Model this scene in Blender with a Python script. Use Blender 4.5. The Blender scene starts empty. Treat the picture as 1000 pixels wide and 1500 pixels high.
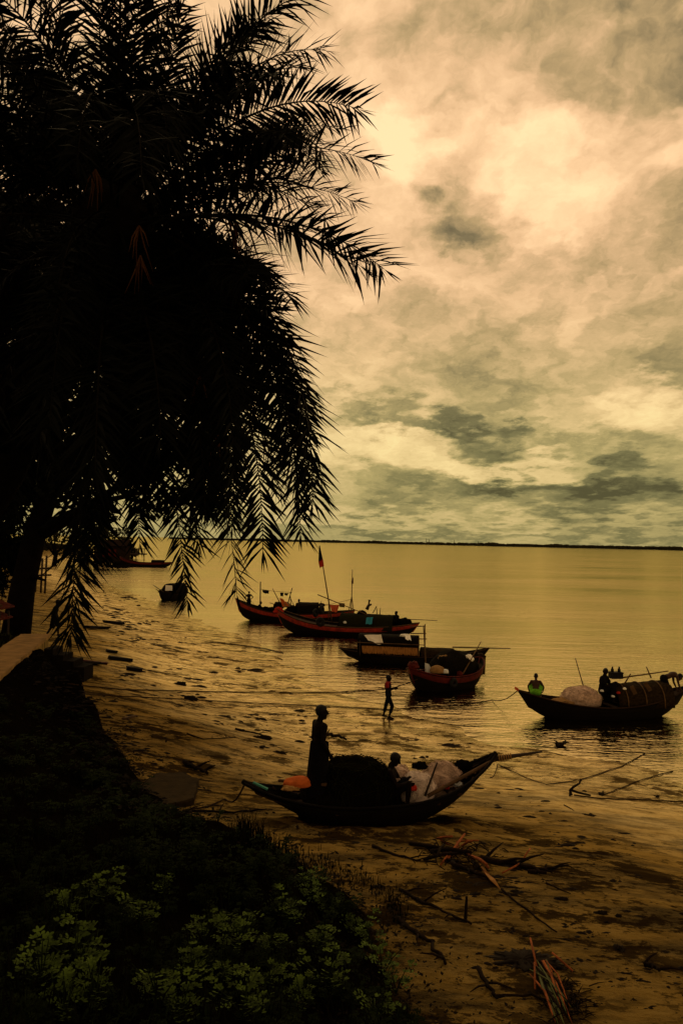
import bpy, math, random
import numpy as np
from mathutils import Vector, Matrix, noise
R = math.radians
random.seed(7)
rng = np.random.default_rng(7)
S = bpy.context.scene
COL = S.collection

# ------------------------------------------------------------------ camera
F = 1500 * 28.0 / 36.0
CAMZ = 6.0
PITCH = math.atan(0.036)
ROLL = math.atan(0.0217)
_f = Vector((0, math.cos(PITCH), math.sin(PITCH)))
_r0 = Vector((1, 0, 0)); _u0 = Vector((0, -math.sin(PITCH), math.cos(PITCH)))
_r = math.cos(ROLL) * _r0 + math.sin(ROLL) * _u0
_u = -math.sin(ROLL) * _r0 + math.cos(ROLL) * _u0
CAM = Vector((0, 0, CAMZ))
cd = bpy.data.cameras.new('camera'); cam = bpy.data.objects.new('camera', cd); COL.objects.link(cam)
cd.sensor_fit = 'VERTICAL'; cd.sensor_height = 36; cd.lens = 28
cd.clip_start = 0.1; cd.clip_end = 20000
cam.matrix_world = Matrix(((_r.x, _u.x, -_f.x, 0), (_r.y, _u.y, -_f.y, 0), (_r.z, _u.z, -_f.z, CAMZ), (0, 0, 0, 1)))
S.camera = cam

def ray(px, py):
    return _f + _r * ((px - 500) / F) + _u * ((750 - py) / F)
def at(px, py, Y):
    d = ray(px, py); return CAM + d * (Y / d.y)
def proj(p):
    d = Vector(p) - CAM; z = d.dot(_f)
    if z < 0.1: return (-9999, -9999)
    return (500 + F * d.dot(_r) / z, 750 - F * d.dot(_u) / z)

# ------------------------------------------------------------------ terrain
SHORE = [(90, -12), (60, 0), (25, 12.5), (9.6, 21.6), (4.4, 23.8), (1.6, 28.5), (-.9, 33), (-3.75, 43.8), (-9.8, 57), (-20, 80), (-33, 108), (-50, 150), (-62, 185), (-58, 212), (-75, 260), (-160, 400), (-400, 800)]
FOOT = [(2.6, -6), (1.9, 2.5), (1.3, 6.6), (.55, 7.5), (.64, 9.3), (-.57, 11.0), (-1.4, 11.7), (-2.5, 12.1), (-3.9, 15.4), (-5.7, 19), (-8.4, 23.6), (-10.35, 28.2), (-14.5, 31), (-22, 50), (-46, 100), (-72, 160), (-80, 260), (-170, 420), (-420, 800)]
def sdist(x, y, poly):
    x = np.asarray(x, float); y = np.asarray(y, float)
    best = np.full(x.shape, 1e18); sg = np.ones(x.shape)
    for (ax, ay), (bx, by) in zip(poly[:-1], poly[1:]):
        dx, dy = bx - ax, by - ay; l2 = dx * dx + dy * dy
        t = np.clip(((x - ax) * dx + (y - ay) * dy) / l2, 0, 1)
        ex, ey = x - ax - t * dx, y - ay - t * dy
        d = ex * ex + ey * ey
        c = dx * (y - ay) - dy * (x - ax)
        m = d < best - 1e-9
        best = np.where(m, d, best); sg = np.where(m, np.where(c >= 0, 1.0, -1.0), sg)
    return np.sqrt(best) * sg
def smooth01(t):
    t = np.clip(t, 0, 1); return t * t * (3 - 2 * t)
def zt_arr(x, y):
    x = np.asarray(x, float); y = np.asarray(y, float)
    wob = .5 * np.sin(x * .55 + 1.3 * np.sin(y * .23)) + .35 * np.sin(y * .71 + x * .3)
    s = sdist(x, y, SHORE) + wob * np.clip((60 - np.abs(y)) / 40, .3, 1)
    mud = np.interp(s, [-400, -60, -8, 0, 2, 4, 6, 8, 10, 13, 16, 22, 40, 400], [-8, -4, -.55, -.0, .05, .18, .45, .8, 1.12, 1.5, 1.75, 2.02, 2.3, 2.6])
    mud = mud + .02 * np.sin(x * 2.1 + y * 1.3) * np.sin(y * 1.7 - x * .6)
    q = sdist(x, y, FOOT) + .22 * np.sin(x * 2.3 + y * 1.1) + .16 * np.sin(y * 3.7 - x * 1.9) + .12 * np.sin(x * 6.1 + 2 * np.sin(y * 2.9))
    slope = mud + np.interp(q, [0, .5, 1.5, 3, 6, 9], [0, .28, .7, 1.25, 2.3, 2.7])
    slope = np.minimum(slope, 4.2)
    plat = mud + (2.45 - mud) * smooth01(q / .5)
    k = smooth01((y - 18.0) / 3.0)
    bank = slope * (1 - k) + plat * k
    z = np.where(q > 0, bank, mud)
    far = smooth01((y - 30) / 10)
    return z, s, q
_gx = np.arange(-42, 42.01, .12); _gy = np.arange(-8, 72.01, .12)
_GZ = zt_arr(*np.meshgrid(_gx, _gy))[0]
def zs_arr(x, y):
    """terrain height, read from a cached grid close by and computed further off"""
    x = np.asarray(x, float); y = np.asarray(y, float)
    i = np.clip((x + 42) / .12, 0, len(_gx) - 1.001); j = np.clip((y + 8) / .12, 0, len(_gy) - 1.001)
    i0 = i.astype(int); j0 = j.astype(int); u = i - i0; v = j - j0
    z = (_GZ[j0, i0] * (1 - u) + _GZ[j0, i0 + 1] * u) * (1 - v) + (_GZ[j0 + 1, i0] * (1 - u) + _GZ[j0 + 1, i0 + 1] * u) * v
    m = (np.abs(x) > 41.9) | (y > 71.9)
    if m.any(): z[m] = zt_arr(x[m], y[m])[0]
    return z
def zt(x, y):
    return float(zs_arr(np.array([x]), np.array([y]))[0])
_TS = np.concatenate([np.linspace(2.5, 34, 380), np.linspace(34.1, 70, 150), np.linspace(71, 400, 260)])
def hit(px, py, dz=0.0):
    d = ray(px, py); d = d / d.y
    for part in (_TS[:530], _TS[529:]):
        z = CAMZ + d.z * part; g = np.maximum(zs_arr(d.x * part, part), 0)
        i = int(np.argmax(z <= g))
        if i: break
    if i == 0:
        return CAM + d * 400
    a, b = z[i - 1] - g[i - 1], z[i] - g[i]
    t = part[i - 1] + (part[i] - part[i - 1]) * a / (a - b)
    return Vector((d.x * t, t, CAMZ + d.z * t + dz))

# ------------------------------------------------------------------ materials
def lin(c):
    c = c / 255; return c / 12.92 if c <= .04045 else ((c + .055) / 1.055) ** 2.4
def srgb(r, g, b): return (lin(r), lin(g), lin(b), 1)
def mat(name, col, rough=.8, var=.35, scale=6, col2=None, bump=0.0, bscale=30, spec=.3, stretch=(1, 1, 1), metal=0):
    m = bpy.data.materials.new(name); m.use_nodes = True
    nt = m.node_tree; b = nt.nodes['Principled BSDF']
    b.inputs['Roughness'].default_value = rough
    b.inputs['Specular IOR Level'].default_value = spec
    b.inputs['Metallic'].default_value = metal
    tc = nt.nodes.new('ShaderNodeTexCoord'); mp = nt.nodes.new('ShaderNodeMapping')
    mp.inputs['Scale'].default_value = stretch
    nt.links.new(tc.outputs['Object'], mp.inputs[0])
    n = nt.nodes.new('ShaderNodeTexNoise'); n.inputs['Scale'].default_value = scale; n.inputs['Detail'].default_value = 5
    nt.links.new(mp.outputs[0], n.inputs['Vector'])
    cr = nt.nodes.new('ShaderNodeValToRGB')
    c2 = col2 if col2 else tuple(c * (1 - var) for c in col[:3])
    cr.color_ramp.elements[0].position = .3; cr.color_ramp.elements[1].position = .7
    cr.color_ramp.elements[0].color = (*c2[:3], 1); cr.color_ramp.elements[1].color = (*col[:3], 1)
    nt.links.new(n.outputs[0], cr.inputs[0]); nt.links.new(cr.outputs[0], b.inputs['Base Color'])
    if bump:
        n2 = nt.nodes.new('ShaderNodeTexNoise'); n2.inputs['Scale'].default_value = bscale; n2.inputs['Detail'].default_value = 4
        nt.links.new(mp.outputs[0], n2.inputs['Vector'])
        bp = nt.nodes.new('ShaderNodeBump'); bp.inputs['Strength'].default_value = bump; bp.inputs['Distance'].default_value = .03
        nt.links.new(n2.outputs[0], bp.inputs['Height']); nt.links.new(bp.outputs[0], b.inputs['Normal'])
    return m
M = {}
M['tar'] = mat('tarred_wood', (.007, .005, .0035), .8, .5, 3, bump=.5, bscale=8, stretch=(.4, 1, 6), spec=.05)
M['brown'] = mat('brown_wood', (.030, .016, .008), .8, .5, 4, bump=.5, bscale=10, stretch=(.4, 3, 3), spec=.06)
M['pale_wood'] = mat('weathered_wood', (.10, .055, .024), .75, .5, 5, bump=.3, stretch=(.4, 3, 3), spec=.1)
M['red'] = mat('red_paint', (.30, .026, .011), .6, .6, 5, bump=.2, spec=.15)
M['darkred'] = mat('worn_red_paint', (.10, .011, .007), .7, .6, 5, bump=.2, spec=.1)
M['bamboo'] = mat('bamboo', (.13, .07, .025), .6, .4, 9, spec=.15)
M['darkpole'] = mat('dark_pole', (.03, .018, .01), .7, .4, 9, spec=.2)
M['thatch'] = mat('woven_mat', (.030, .019, .008), .9, .75, 14, bump=.8, bscale=40, spec=.03)
M['darkmat'] = mat('dark_matting', (.009, .007, .004), .9, .6, 14, bump=.8, bscale=30, spec=.03)
M['straw'] = mat('straw', (.55, .26, .075), .8, .5, 20, bump=.8, bscale=40, stretch=(6, 6, .4), spec=.1)
M['net'] = mat('pale_net', (.68, .48, .36), .95, .5, 9, bump=1.0, bscale=45, spec=.05)
M['netwhite'] = mat('white_net', (.80, .64, .54), .95, .5, 7, bump=1.0, bscale=45, spec=.05)
M['darknet'] = mat('dark_net', (.006, .005, .003), 1, .5, 16, bump=1.0, bscale=40, spec=0.0)
M['greennet'] = mat('dark_green_net', (.016, .016, .006), .95, .5, 16, bump=1.0, bscale=40, spec=0.02)
M['sack'] = mat('beige_sack', (.30, .17, .065), .9, .35, 6, bump=.5, bscale=30, spec=.05)
M['orange'] = mat('orange_cloth', (.60, .13, .025), .85, .4, 6, bump=.6, bscale=20, spec=.08)
M['redcloth'] = mat('red_cloth', (.45, .03, .015), .85, .4, 6, spec=.05)
M['salmon'] = mat('salmon_cloth', (.62, .12, .05), .85, .3, 6, spec=.05)
M['whitecloth'] = mat('white_cloth', (.88, .84, .72), .85, .10, 5, bump=.4, bscale=16, spec=.05)
M['olivecloth'] = mat('olive_cloth', (.12, .09, .03), .9, .3, 6, spec=.05)
M['blackcloth'] = mat('black_cloth', (.008, .008, .008), .9, .3, 6, spec=.03)
M['blue'] = mat('blue_tarp', (.02, .26, .40), .6, .35, 6, spec=.2)
M['turq'] = mat('turquoise_paint', (.05, .25, .19), .6, .3, 9, spec=.1)
M['greenlungi'] = mat('bright_green_cloth', (.16, .46, .03), .9, .5, 9, bump=.6, spec=.03)
M['skin'] = mat('brown_skin', (.045, .021, .012), .6, .2, 8, spec=.15)
M['skinshade'] = mat('shaded_brown_skin', (.008, .0045, .003), .7, .2, 8, spec=.04)  # darker copy of the brown skin, with shade put into its colour
M['hair'] = mat('black_hair', (.006, .005, .004), .6, .3, 30, spec=.15)
M['darkcloth'] = mat('dark_cloth', (.007, .006, .007), .9, .4, 8, bump=.4, spec=.02)
M['navy'] = mat('navy_trousers', (.006, .006, .009), .9, .4, 8, bump=.4, spec=.02)
M['maroon'] = mat('red_shirt', (.22, .016, .016), .85, .3, 8, bump=.3, spec=.05)
M['rubber'] = mat('black_rubber', (.012, .012, .012), .8, .3, 10, spec=.1)
M['rope'] = mat('rope', (.035, .02, .009), .9, .4, 20, spec=.05)
M['palerope'] = mat('pale_rope', (.40, .22, .07), .9, .4, 30, bump=.5, spec=.05)
M['concrete'] = mat('concrete', (.34, .205, .070), .85, .5, 2.5, bump=.6, bscale=12, spec=.1)
M['walldark'] = mat('streaked_concrete', (.36, .25, .075), .9, .97, 1.6, bump=.5, bscale=12, spec=.03, stretch=(3, 3, .35))  # lit streaks of the wall face put into the colour over a dark base
M['slab'] = mat('damp_concrete', (.034, .022, .008), .9, .5, 4, bump=.5, bscale=20, spec=.05)
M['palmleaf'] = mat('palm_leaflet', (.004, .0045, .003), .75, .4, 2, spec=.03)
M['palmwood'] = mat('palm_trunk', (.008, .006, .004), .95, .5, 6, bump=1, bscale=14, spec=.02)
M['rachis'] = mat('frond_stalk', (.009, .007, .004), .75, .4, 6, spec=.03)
M['drystalk'] = mat('dry_orange_stalk', (.11, .045, .014), .8, .4, 6, spec=.05)
M['leafdark'] = mat('tree_leaf', (.006, .007, .003), .8, .45, 3, spec=.02)
M['bark'] = mat('tree_bark', (.007, .005, .004), .95, .5, 4, bump=1, bscale=10, spec=.02)
M['farleaf'] = mat('far_leaf', (.030, .030, .016), .95, .4, .4, spec=0)
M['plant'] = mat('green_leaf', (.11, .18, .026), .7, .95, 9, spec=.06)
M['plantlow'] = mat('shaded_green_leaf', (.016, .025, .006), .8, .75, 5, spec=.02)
M['grass'] = mat('dark_grass', (.006, .0055, .002), .9, .5, 2, spec=.02)
M['lawn'] = mat('lawn_grass', (.05, .06, .010), .85, .5, 1, spec=.05)
M['clod'] = mat('dark_clod', (.013, .008, .004), .85, .5, 6, spec=.1)
M['litter'] = mat('leaf_litter', (.010, .007, .004), .9, .5, 3, spec=.04)
M['drift'] = mat('driftwood', (.013, .007, .004), .85, .5, 8, bump=.6, spec=.05)
M['cane'] = mat('dry_cane', (.36, .10, .026), .8, .75, 7, bump=.6, spec=.1)
M['canepale'] = mat('split_cane', (.55, .27, .08), .8, .5, 7, spec=.1)
M['greenblade'] = mat('green_blade', (.08, .095, .018), .6, .4, 5, spec=.2)
M['farland'] = mat('far_land', (.045, .042, .022), 1, .3, .01, spec=0)  # slightly lightened: distance haze put into the colour
M['farhouse'] = mat('dark_plank_wall', (.02, .013, .009), .9, .4, 2, spec=0)
M['plastic'] = mat('pale_plastic', (.6, .62, .6), .4, .2, 6, spec=.3)

def mud_material():
    m = bpy.data.materials.new('wet_mud'); m.use_nodes = True
    nt = m.node_tree; N = nt.nodes.new; Lk = nt.links.new; b = nt.nodes['Principled BSDF']
    g = N('ShaderNodeNewGeometry'); sep = N('ShaderNodeSeparateXYZ'); Lk(g.outputs['Position'], sep.inputs[0])
    at_ = N('ShaderNodeAttribute'); at_.attribute_name = 'soil_shade'
    def nz(scale, detail=6, rough=.6, stretch=(1, 1, 1), rot=0):
        mp = N('ShaderNodeMapping'); mp.inputs['Scale'].default_value = stretch; mp.inputs['Rotation'].default_value = (0, 0, rot)
        Lk(g.outputs['Position'], mp.inputs[0])
        t = N('ShaderNodeTexNoise'); t.inputs['Scale'].default_value = scale; t.inputs['Detail'].default_value = detail; t.inputs['Roughness'].default_value = rough
        Lk(mp.outputs[0], t.inputs['Vector']); return t.outputs[0]
    def mr(v, a, b_, c, d):
        x = N('ShaderNodeMapRange'); x.inputs['From Min'].default_value = a; x.inputs['From Max'].default_value = b_
        x.inputs['To Min'].default_value = c; x.inputs['To Max'].default_value = d; Lk(v, x.inputs['Value']); return x.outputs[0]
    def mth(op, a, b_):
        x = N('ShaderNodeMath'); x.operation = op
        for i, v in enumerate((a, b_)):
            if isinstance(v, (int, float)): x.inputs[i].default_value = v
            else: Lk(v, x.inputs[i])
        return x.outputs[0]
    streak = nz(.9, 10, .70, (.45, 1.5, 1), .5); patch = nz(.22, 4, .55, (.6, 1.3, 1), .5); fine = nz(7, 6, .65); mid = nz(2.4, 8, .70, (.6, 1.4, 1), .4)
    # base colour: silty brown mud with darker streaks of wet organic sediment
    c1 = N('ShaderNodeMixRGB'); c1.inputs[1].default_value = (.060, .035, .007, 1); c1.inputs[2].default_value = (.36, .225, .046, 1)
    v = mth('ADD', mth('MULTIPLY', streak, .7), mth('MULTIPLY', mid, .3))
    Lk(mr(v, .43, .57, 0, 1), c1.inputs[0])
    c0 = N('ShaderNodeMixRGB'); c0.blend_type = 'MULTIPLY'; c0.inputs[2].default_value = (.48, .46, .36, 1); Lk(c1.outputs[0], c0.inputs[1])  # mud darkens with height: dimmer light close by, put into the colour
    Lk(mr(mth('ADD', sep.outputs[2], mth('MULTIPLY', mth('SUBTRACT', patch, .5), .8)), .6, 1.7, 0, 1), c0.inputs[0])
    c2 = N('ShaderNodeMixRGB'); c2.inputs[2].default_value = (.014, .008, .003, 1); Lk(c0.outputs[0], c2.inputs[1])
    fl = nz(1.25, 10, .74, (.7, 1.05, 1), .35); fl2 = nz(4.2, 7, .7, (.7, 1.0, 1), .3); pm = nz(.26, 5, .6, (.6, 1.1, 1), .45); fk = mth('MAXIMUM', mth('MULTIPLY', mr(fl, .515, .55, 0, 1), mr(pm, .38, .53, .22, 1)), mth('MULTIPLY', mr(fl2, .565, .60, 0, .9), mr(pm, .36, .52, .35, 1)))
    Lk(mth('MAXIMUM', mth('MULTIPLY', mr(v, .42, .35, 0, 1), mr(fine, .4, .6, .3, 1)), mth('MULTIPLY', fk, .92)), c2.inputs[0])
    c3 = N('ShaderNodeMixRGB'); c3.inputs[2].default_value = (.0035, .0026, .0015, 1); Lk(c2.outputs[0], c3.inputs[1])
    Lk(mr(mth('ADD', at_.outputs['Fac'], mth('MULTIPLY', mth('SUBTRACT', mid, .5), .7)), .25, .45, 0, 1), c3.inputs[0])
        # wetness: film of water near the river's edge, drier higher up
    wet = mr(mth('ADD', sep.outputs[2], mth('MULTIPLY', mth('SUBTRACT', patch, .5), 1.3)), .0, 1.05, 1, 0)
    vwet = mr(mth('ADD', sep.outputs[2], mth('MULTIPLY', mth('SUBTRACT', mid, .5), .25)), .03, .28, 1, 0)
    c4 = N('ShaderNodeMixRGB'); c4.inputs[2].default_value = (.11, .064, .011, 1); Lk(c3.outputs[0], c4.inputs[1]); Lk(mth('MULTIPLY', mth('MULTIPLY', vwet, .85), mr(fk, 0, 1, 1, .3)), c4.inputs[0])
    hgt = mth('ADD', mth('MULTIPLY', streak, .6), mth('ADD', mth('MULTIPLY', mid, .45), mth('MULTIPLY', fine, .35)))
    vo = N('ShaderNodeTexVoronoi'); vo.inputs['Scale'].default_value = 2.1; vo.inputs['Randomness'].default_value = 1; Lk(g.outputs['Position'], vo.inputs['Vector'])
    hgt = mth('ADD', hgt, mth('MULTIPLY', mr(vo.outputs['Distance'], .10, .26, -.30, 0), mr(pm, .45, .55, 0, 1)))
    bp = N('ShaderNodeBump'); bp.inputs['Distance'].default_value = .20
    Lk(mth('MULTIPLY', mr(wet, 0, 1, 1.0, .5), mr(vwet, 0, 1, 1, .14)), bp.inputs['Strength']); Lk(hgt, bp.inputs['Height'])
    df = N('ShaderNodeBsdfDiffuse'); Lk(c4.outputs[0], df.inputs['Color']); Lk(bp.outputs[0], df.inputs['Normal'])
    gl = N('ShaderNodeBsdfGlossy'); gl.inputs['Color'].default_value = (.84, .665, .33, 1); Lk(bp.outputs[0], gl.inputs['Normal'])
    Lk(mth('SUBTRACT', mth('ADD', mr(wet, 0, 1, .50, .26), mth('MULTIPLY', mth('SUBTRACT', mid, .5), .35)), mth('MULTIPLY', vwet, .10)), gl.inputs['Roughness'])
    fr = N('ShaderNodeFresnel'); fr.inputs['IOR'].default_value = 1.33; Lk(bp.outputs[0], fr.inputs['Normal'])
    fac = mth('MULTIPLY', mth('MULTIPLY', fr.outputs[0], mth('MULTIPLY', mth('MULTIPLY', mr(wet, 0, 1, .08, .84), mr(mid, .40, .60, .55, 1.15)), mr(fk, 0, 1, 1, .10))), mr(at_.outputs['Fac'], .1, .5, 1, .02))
    ms = N('ShaderNodeMixShader'); Lk(fac, ms.inputs[0]); Lk(df.outputs[0], ms.inputs[1]); Lk(gl.outputs[0], ms.inputs[2])
    nt.nodes.remove(b); Lk(ms.outputs[0], nt.nodes['Material Output'].inputs['Surface'])
    return m
def water_material():
    m = bpy.data.materials.new('muddy_water'); m.use_nodes = True
    nt = m.node_tree; N = nt.nodes.new; Lk = nt.links.new; b = nt.nodes['Principled BSDF']
    g = N('ShaderNodeNewGeometry')
    def nz(scale, stretch, rot, detail=4):
        mp = N('ShaderNodeMapping'); mp.inputs['Scale'].default_value = stretch; mp.inputs['Rotation'].default_value = (0, 0, rot)
        Lk(g.outputs['Position'], mp.inputs[0])
        t = N('ShaderNodeTexNoise'); t.inputs['Scale'].default_value = scale; t.inputs['Detail'].default_value = detail; t.inputs['Roughness'].default_value = .55
        Lk(mp.outputs[0], t.inputs['Vector']); return t.outputs[0]
    a1 = nz(1.1, (.45, 1.6, 1), .25); a2 = nz(.13, (.35, 1.5, 1), -.1, 5); a3 = nz(4.0, (.6, 1.4, 1), .1, 2)
    def mth(op, a, b_):
        x = N('ShaderNodeMath'); x.operation = op
        for i, v in enumerate((a, b_)):
            if isinstance(v, (int, float)): x.inputs[i].default_value = v
            else: Lk(v, x.inputs[i])
        return x.outputs[0]
    h = mth('ADD', mth('MULTIPLY', a1, .5), mth('ADD', mth('MULTIPLY', a2, 1.4), mth('MULTIPLY', a3, .26)))
    bp = N('ShaderNodeBump'); bp.inputs['Distance'].default_value = .20
    wp = nz(.035, (.35, 1.5, 1), .15, 5); wr = N('ShaderNodeMapRange'); wr.inputs['From Min'].default_value = .38; wr.inputs['From Max'].default_value = .62; wr.inputs['To Min'].default_value = .22; wr.inputs['To Max'].default_value = 1.0; Lk(wp, wr.inputs['Value']); Lk(wr.outputs[0], bp.inputs['Strength'])
    Lk(h, bp.inputs['Height'])
    mx = N('ShaderNodeMixRGB'); mx.inputs[1].default_value = (.065, .039, .007, 1); mx.inputs[2].default_value = (.10, .061, .011, 1)
    mr = N('ShaderNodeMapRange'); mr.inputs['From Min'].default_value = .35; mr.inputs['From Max'].default_value = .65; Lk(a2, mr.inputs['Value'])
    Lk(mr.outputs[0], mx.inputs[0])
    # silt-laden water: brown body under a glossy surface film with a yellow cast
    df = N('ShaderNodeBsdfDiffuse'); Lk(mx.outputs[0], df.inputs['Color']); Lk(bp.outputs[0], df.inputs['Normal'])
    gl = N('ShaderNodeBsdfGlossy'); gl.inputs['Color'].default_value = (.76, .62, .32, 1); gl.inputs['Roughness'].default_value = .085; Lk(bp.outputs[0], gl.inputs['Normal'])
    fr = N('ShaderNodeFresnel'); fr.inputs['IOR'].default_value = 1.23; Lk(bp.outputs[0], fr.inputs['Normal'])
    ms = N('ShaderNodeMixShader'); Lk(fr.outputs[0], ms.inputs[0]); Lk(df.outputs[0], ms.inputs[1]); Lk(gl.outputs[0], ms.inputs[2])
    nt.nodes.remove(b); Lk(ms.outputs[0], nt.nodes['Material Output'].inputs['Surface'])
    return m
M['mud'] = mud_material(); M['water'] = water_material()

# ------------------------------------------------------------------ mesh helpers
class MB:
    def __init__(s): s.v = []; s.f = []
    def add(s, vs, fs):
        o = len(s.v); s.v.extend([tuple(p) for p in vs]); s.f.extend([tuple(i + o for i in f) for f in fs])
    def box(s, c, size, rot=None):
        c = Vector(c); hx, hy, hz = size[0] / 2, size[1] / 2, size[2] / 2
        ps = [Vector((x, y, z)) for z in (-hz, hz) for y in (-hy, hy) for x in (-hx, hx)]
        if rot is not None: ps = [rot @ p for p in ps]
        s.add([c + p for p in ps], [(0, 2, 3, 1), (4, 5, 7, 6), (0, 1, 5, 4), (2, 6, 7, 3), (0, 4, 6, 2), (1, 3, 7, 5)])
    def beam(s, a, b, w, h):
        a, b = Vector(a), Vector(b); d = (b - a); L = d.length; x = d / L
        y = Vector((0, 0, 1)).cross(x); y = y.normalized() if y.length > 1e-4 else Vector((0, 1, 0)); z = x.cross(y)
        s.box((a + b) / 2, (L, w, h), Matrix((x, y, z)).transposed())
    def tube(s, pts, radii, n=7, flat=1.0, cap=True):
        pts = [Vector(p) for p in pts]
        if not hasattr(radii, '__len__'): radii = [radii] * len(pts)
        up = None; rows = []
        for i, p in enumerate(pts):
            t = (pts[min(i + 1, len(pts) - 1)] - pts[max(i - 1, 0)])
            t = t.normalized() if t.length > 1e-9 else Vector((0, 0, 1))
            if up is None:
                up = Vector((0, 0, 1)) if abs(t.z) < .9 else Vector((1, 0, 0))
            up = up - t * up.dot(t); up = up.normalized() if up.length > 1e-6 else t.orthogonal().normalized()
            sd = t.cross(up)
            rows.append([p + (up * math.cos(2 * math.pi * k / n) * flat + sd * math.sin(2 * math.pi * k / n)) * radii[i] for k in range(n)])
        vs = [q for r in rows for q in r]; fs = []
        for i in range(len(rows) - 1):
            for k in range(n):
                fs.append((i * n + k, i * n + (k + 1) % n, (i + 1) * n + (k + 1) % n, (i + 1) * n + k))
        if cap:
            fs.append(tuple(reversed(range(n)))); fs.append(tuple((len(rows) - 1) * n + k for k in range(n)))
        s.add(vs, fs)
    def capsule(s, a, b, ra, rb, n=12):
        a, b = Vector(a), Vector(b); d = b - a; L = max(d.length, 1e-5); t = d / L
        pts, rr = [], []
        for k in range(5):
            an = math.pi / 2 * (1 - k / 4); pts.append(a - t * ra * math.sin(an)); rr.append(max(ra * math.cos(an), .0005))
        for k in range(5):
            an = math.pi / 2 * k / 4; pts.append(b + t * rb * math.sin(an)); rr.append(max(rb * math.cos(an), .0005))
        s.tube(pts, rr, n)
    def ell(s, c, r, rot=None, nu=14, nv=9, fn=None):
        c = Vector(c); vs = []; fs = []
        for j in range(nv + 1):
            ph = -math.pi / 2 + math.pi * j / nv
            for i in range(nu):
                th = 2 * math.pi * i / nu
                d = Vector((math.cos(ph) * math.cos(th), math.cos(ph) * math.sin(th), math.sin(ph)))
                p = Vector((d.x * r[0], d.y * r[1], d.z * r[2]))
                if fn: p = fn(d, p)
                if rot is not None: p = rot @ p
                vs.append(c + p)
        for j in range(nv):
            for i in range(nu):
                fs.append((j * nu + i, j * nu + (i + 1) % nu, (j + 1) * nu + (i + 1) % nu, (j + 1) * nu + i))
        s.add(vs, fs)
    def loft(s, rows, closed=True, caps=False):
        n = len(rows[0]); vs = [p for r in rows for p in r]; fs = []
        for i in range(len(rows) - 1):
            for k in range(n if closed else n - 1):
                fs.append((i * n + k, i * n + (k + 1) % n, (i + 1) * n + (k + 1) % n, (i + 1) * n + k))
        if caps:
            fs.append(tuple(reversed(range(n)))); fs.append(tuple((len(rows) - 1) * n + k for k in range(n)))
        s.add(vs, fs)
    def mesh(s, name):
        me = bpy.data.meshes.new(name); me.from_pydata([tuple(p) for p in s.v], [], s.f); me.validate(); me.update(); return me
    def build(s, name, m, parent=None, smooth=True):
        return link(name, s.mesh(name), m, parent, smooth)
def link(name, me, m, parent=None, smooth=True):
    for mm in (m if isinstance(m, (list, tuple)) else [m]): me.materials.append(mm)
    if smooth: me.polygons.foreach_set('use_smooth', [True] * len(me.polygons))
    o = bpy.data.objects.new(name, me); COL.objects.link(o)
    if parent is not None: o.parent = parent
    return o
def tag(o, label, cat=None, group=None, kind=None):
    if label: o['label'] = label
    if cat: o['category'] = cat
    if group: o['group'] = group
    if kind: o['kind'] = kind
    return o
def empty(name, loc, yaw, label, cat, group=None):
    o = bpy.data.objects.new(name, None); COL.objects.link(o); o.empty_display_size = .2
    o.location = loc; o.rotation_euler = (0, 0, yaw); return tag(o, label, cat, group)
def copy_tree(o, parent=None):
    c = o.copy(); COL.objects.link(c)
    if parent is not None: c.parent = parent
    for ch in [k for k in bpy.data.objects if k.parent == o]: copy_tree(ch, c)
    return c
def centred(mb):
    c = sum((Vector(p) for p in mb.v), Vector()) / len(mb.v)
    zmin = min(p[2] for p in mb.v); c.z = zmin
    mb.v = [tuple(Vector(p) - c) for p in mb.v]; return c
def thing(mb, name, m, label, cat, group=None, smooth=True):
    c = centred(mb); o = mb.build(name, m, None, smooth); o.location = c; return tag(o, label, cat, group)
def nz(p, sc=1.0): return noise.noise(Vector(p) * sc)

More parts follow.
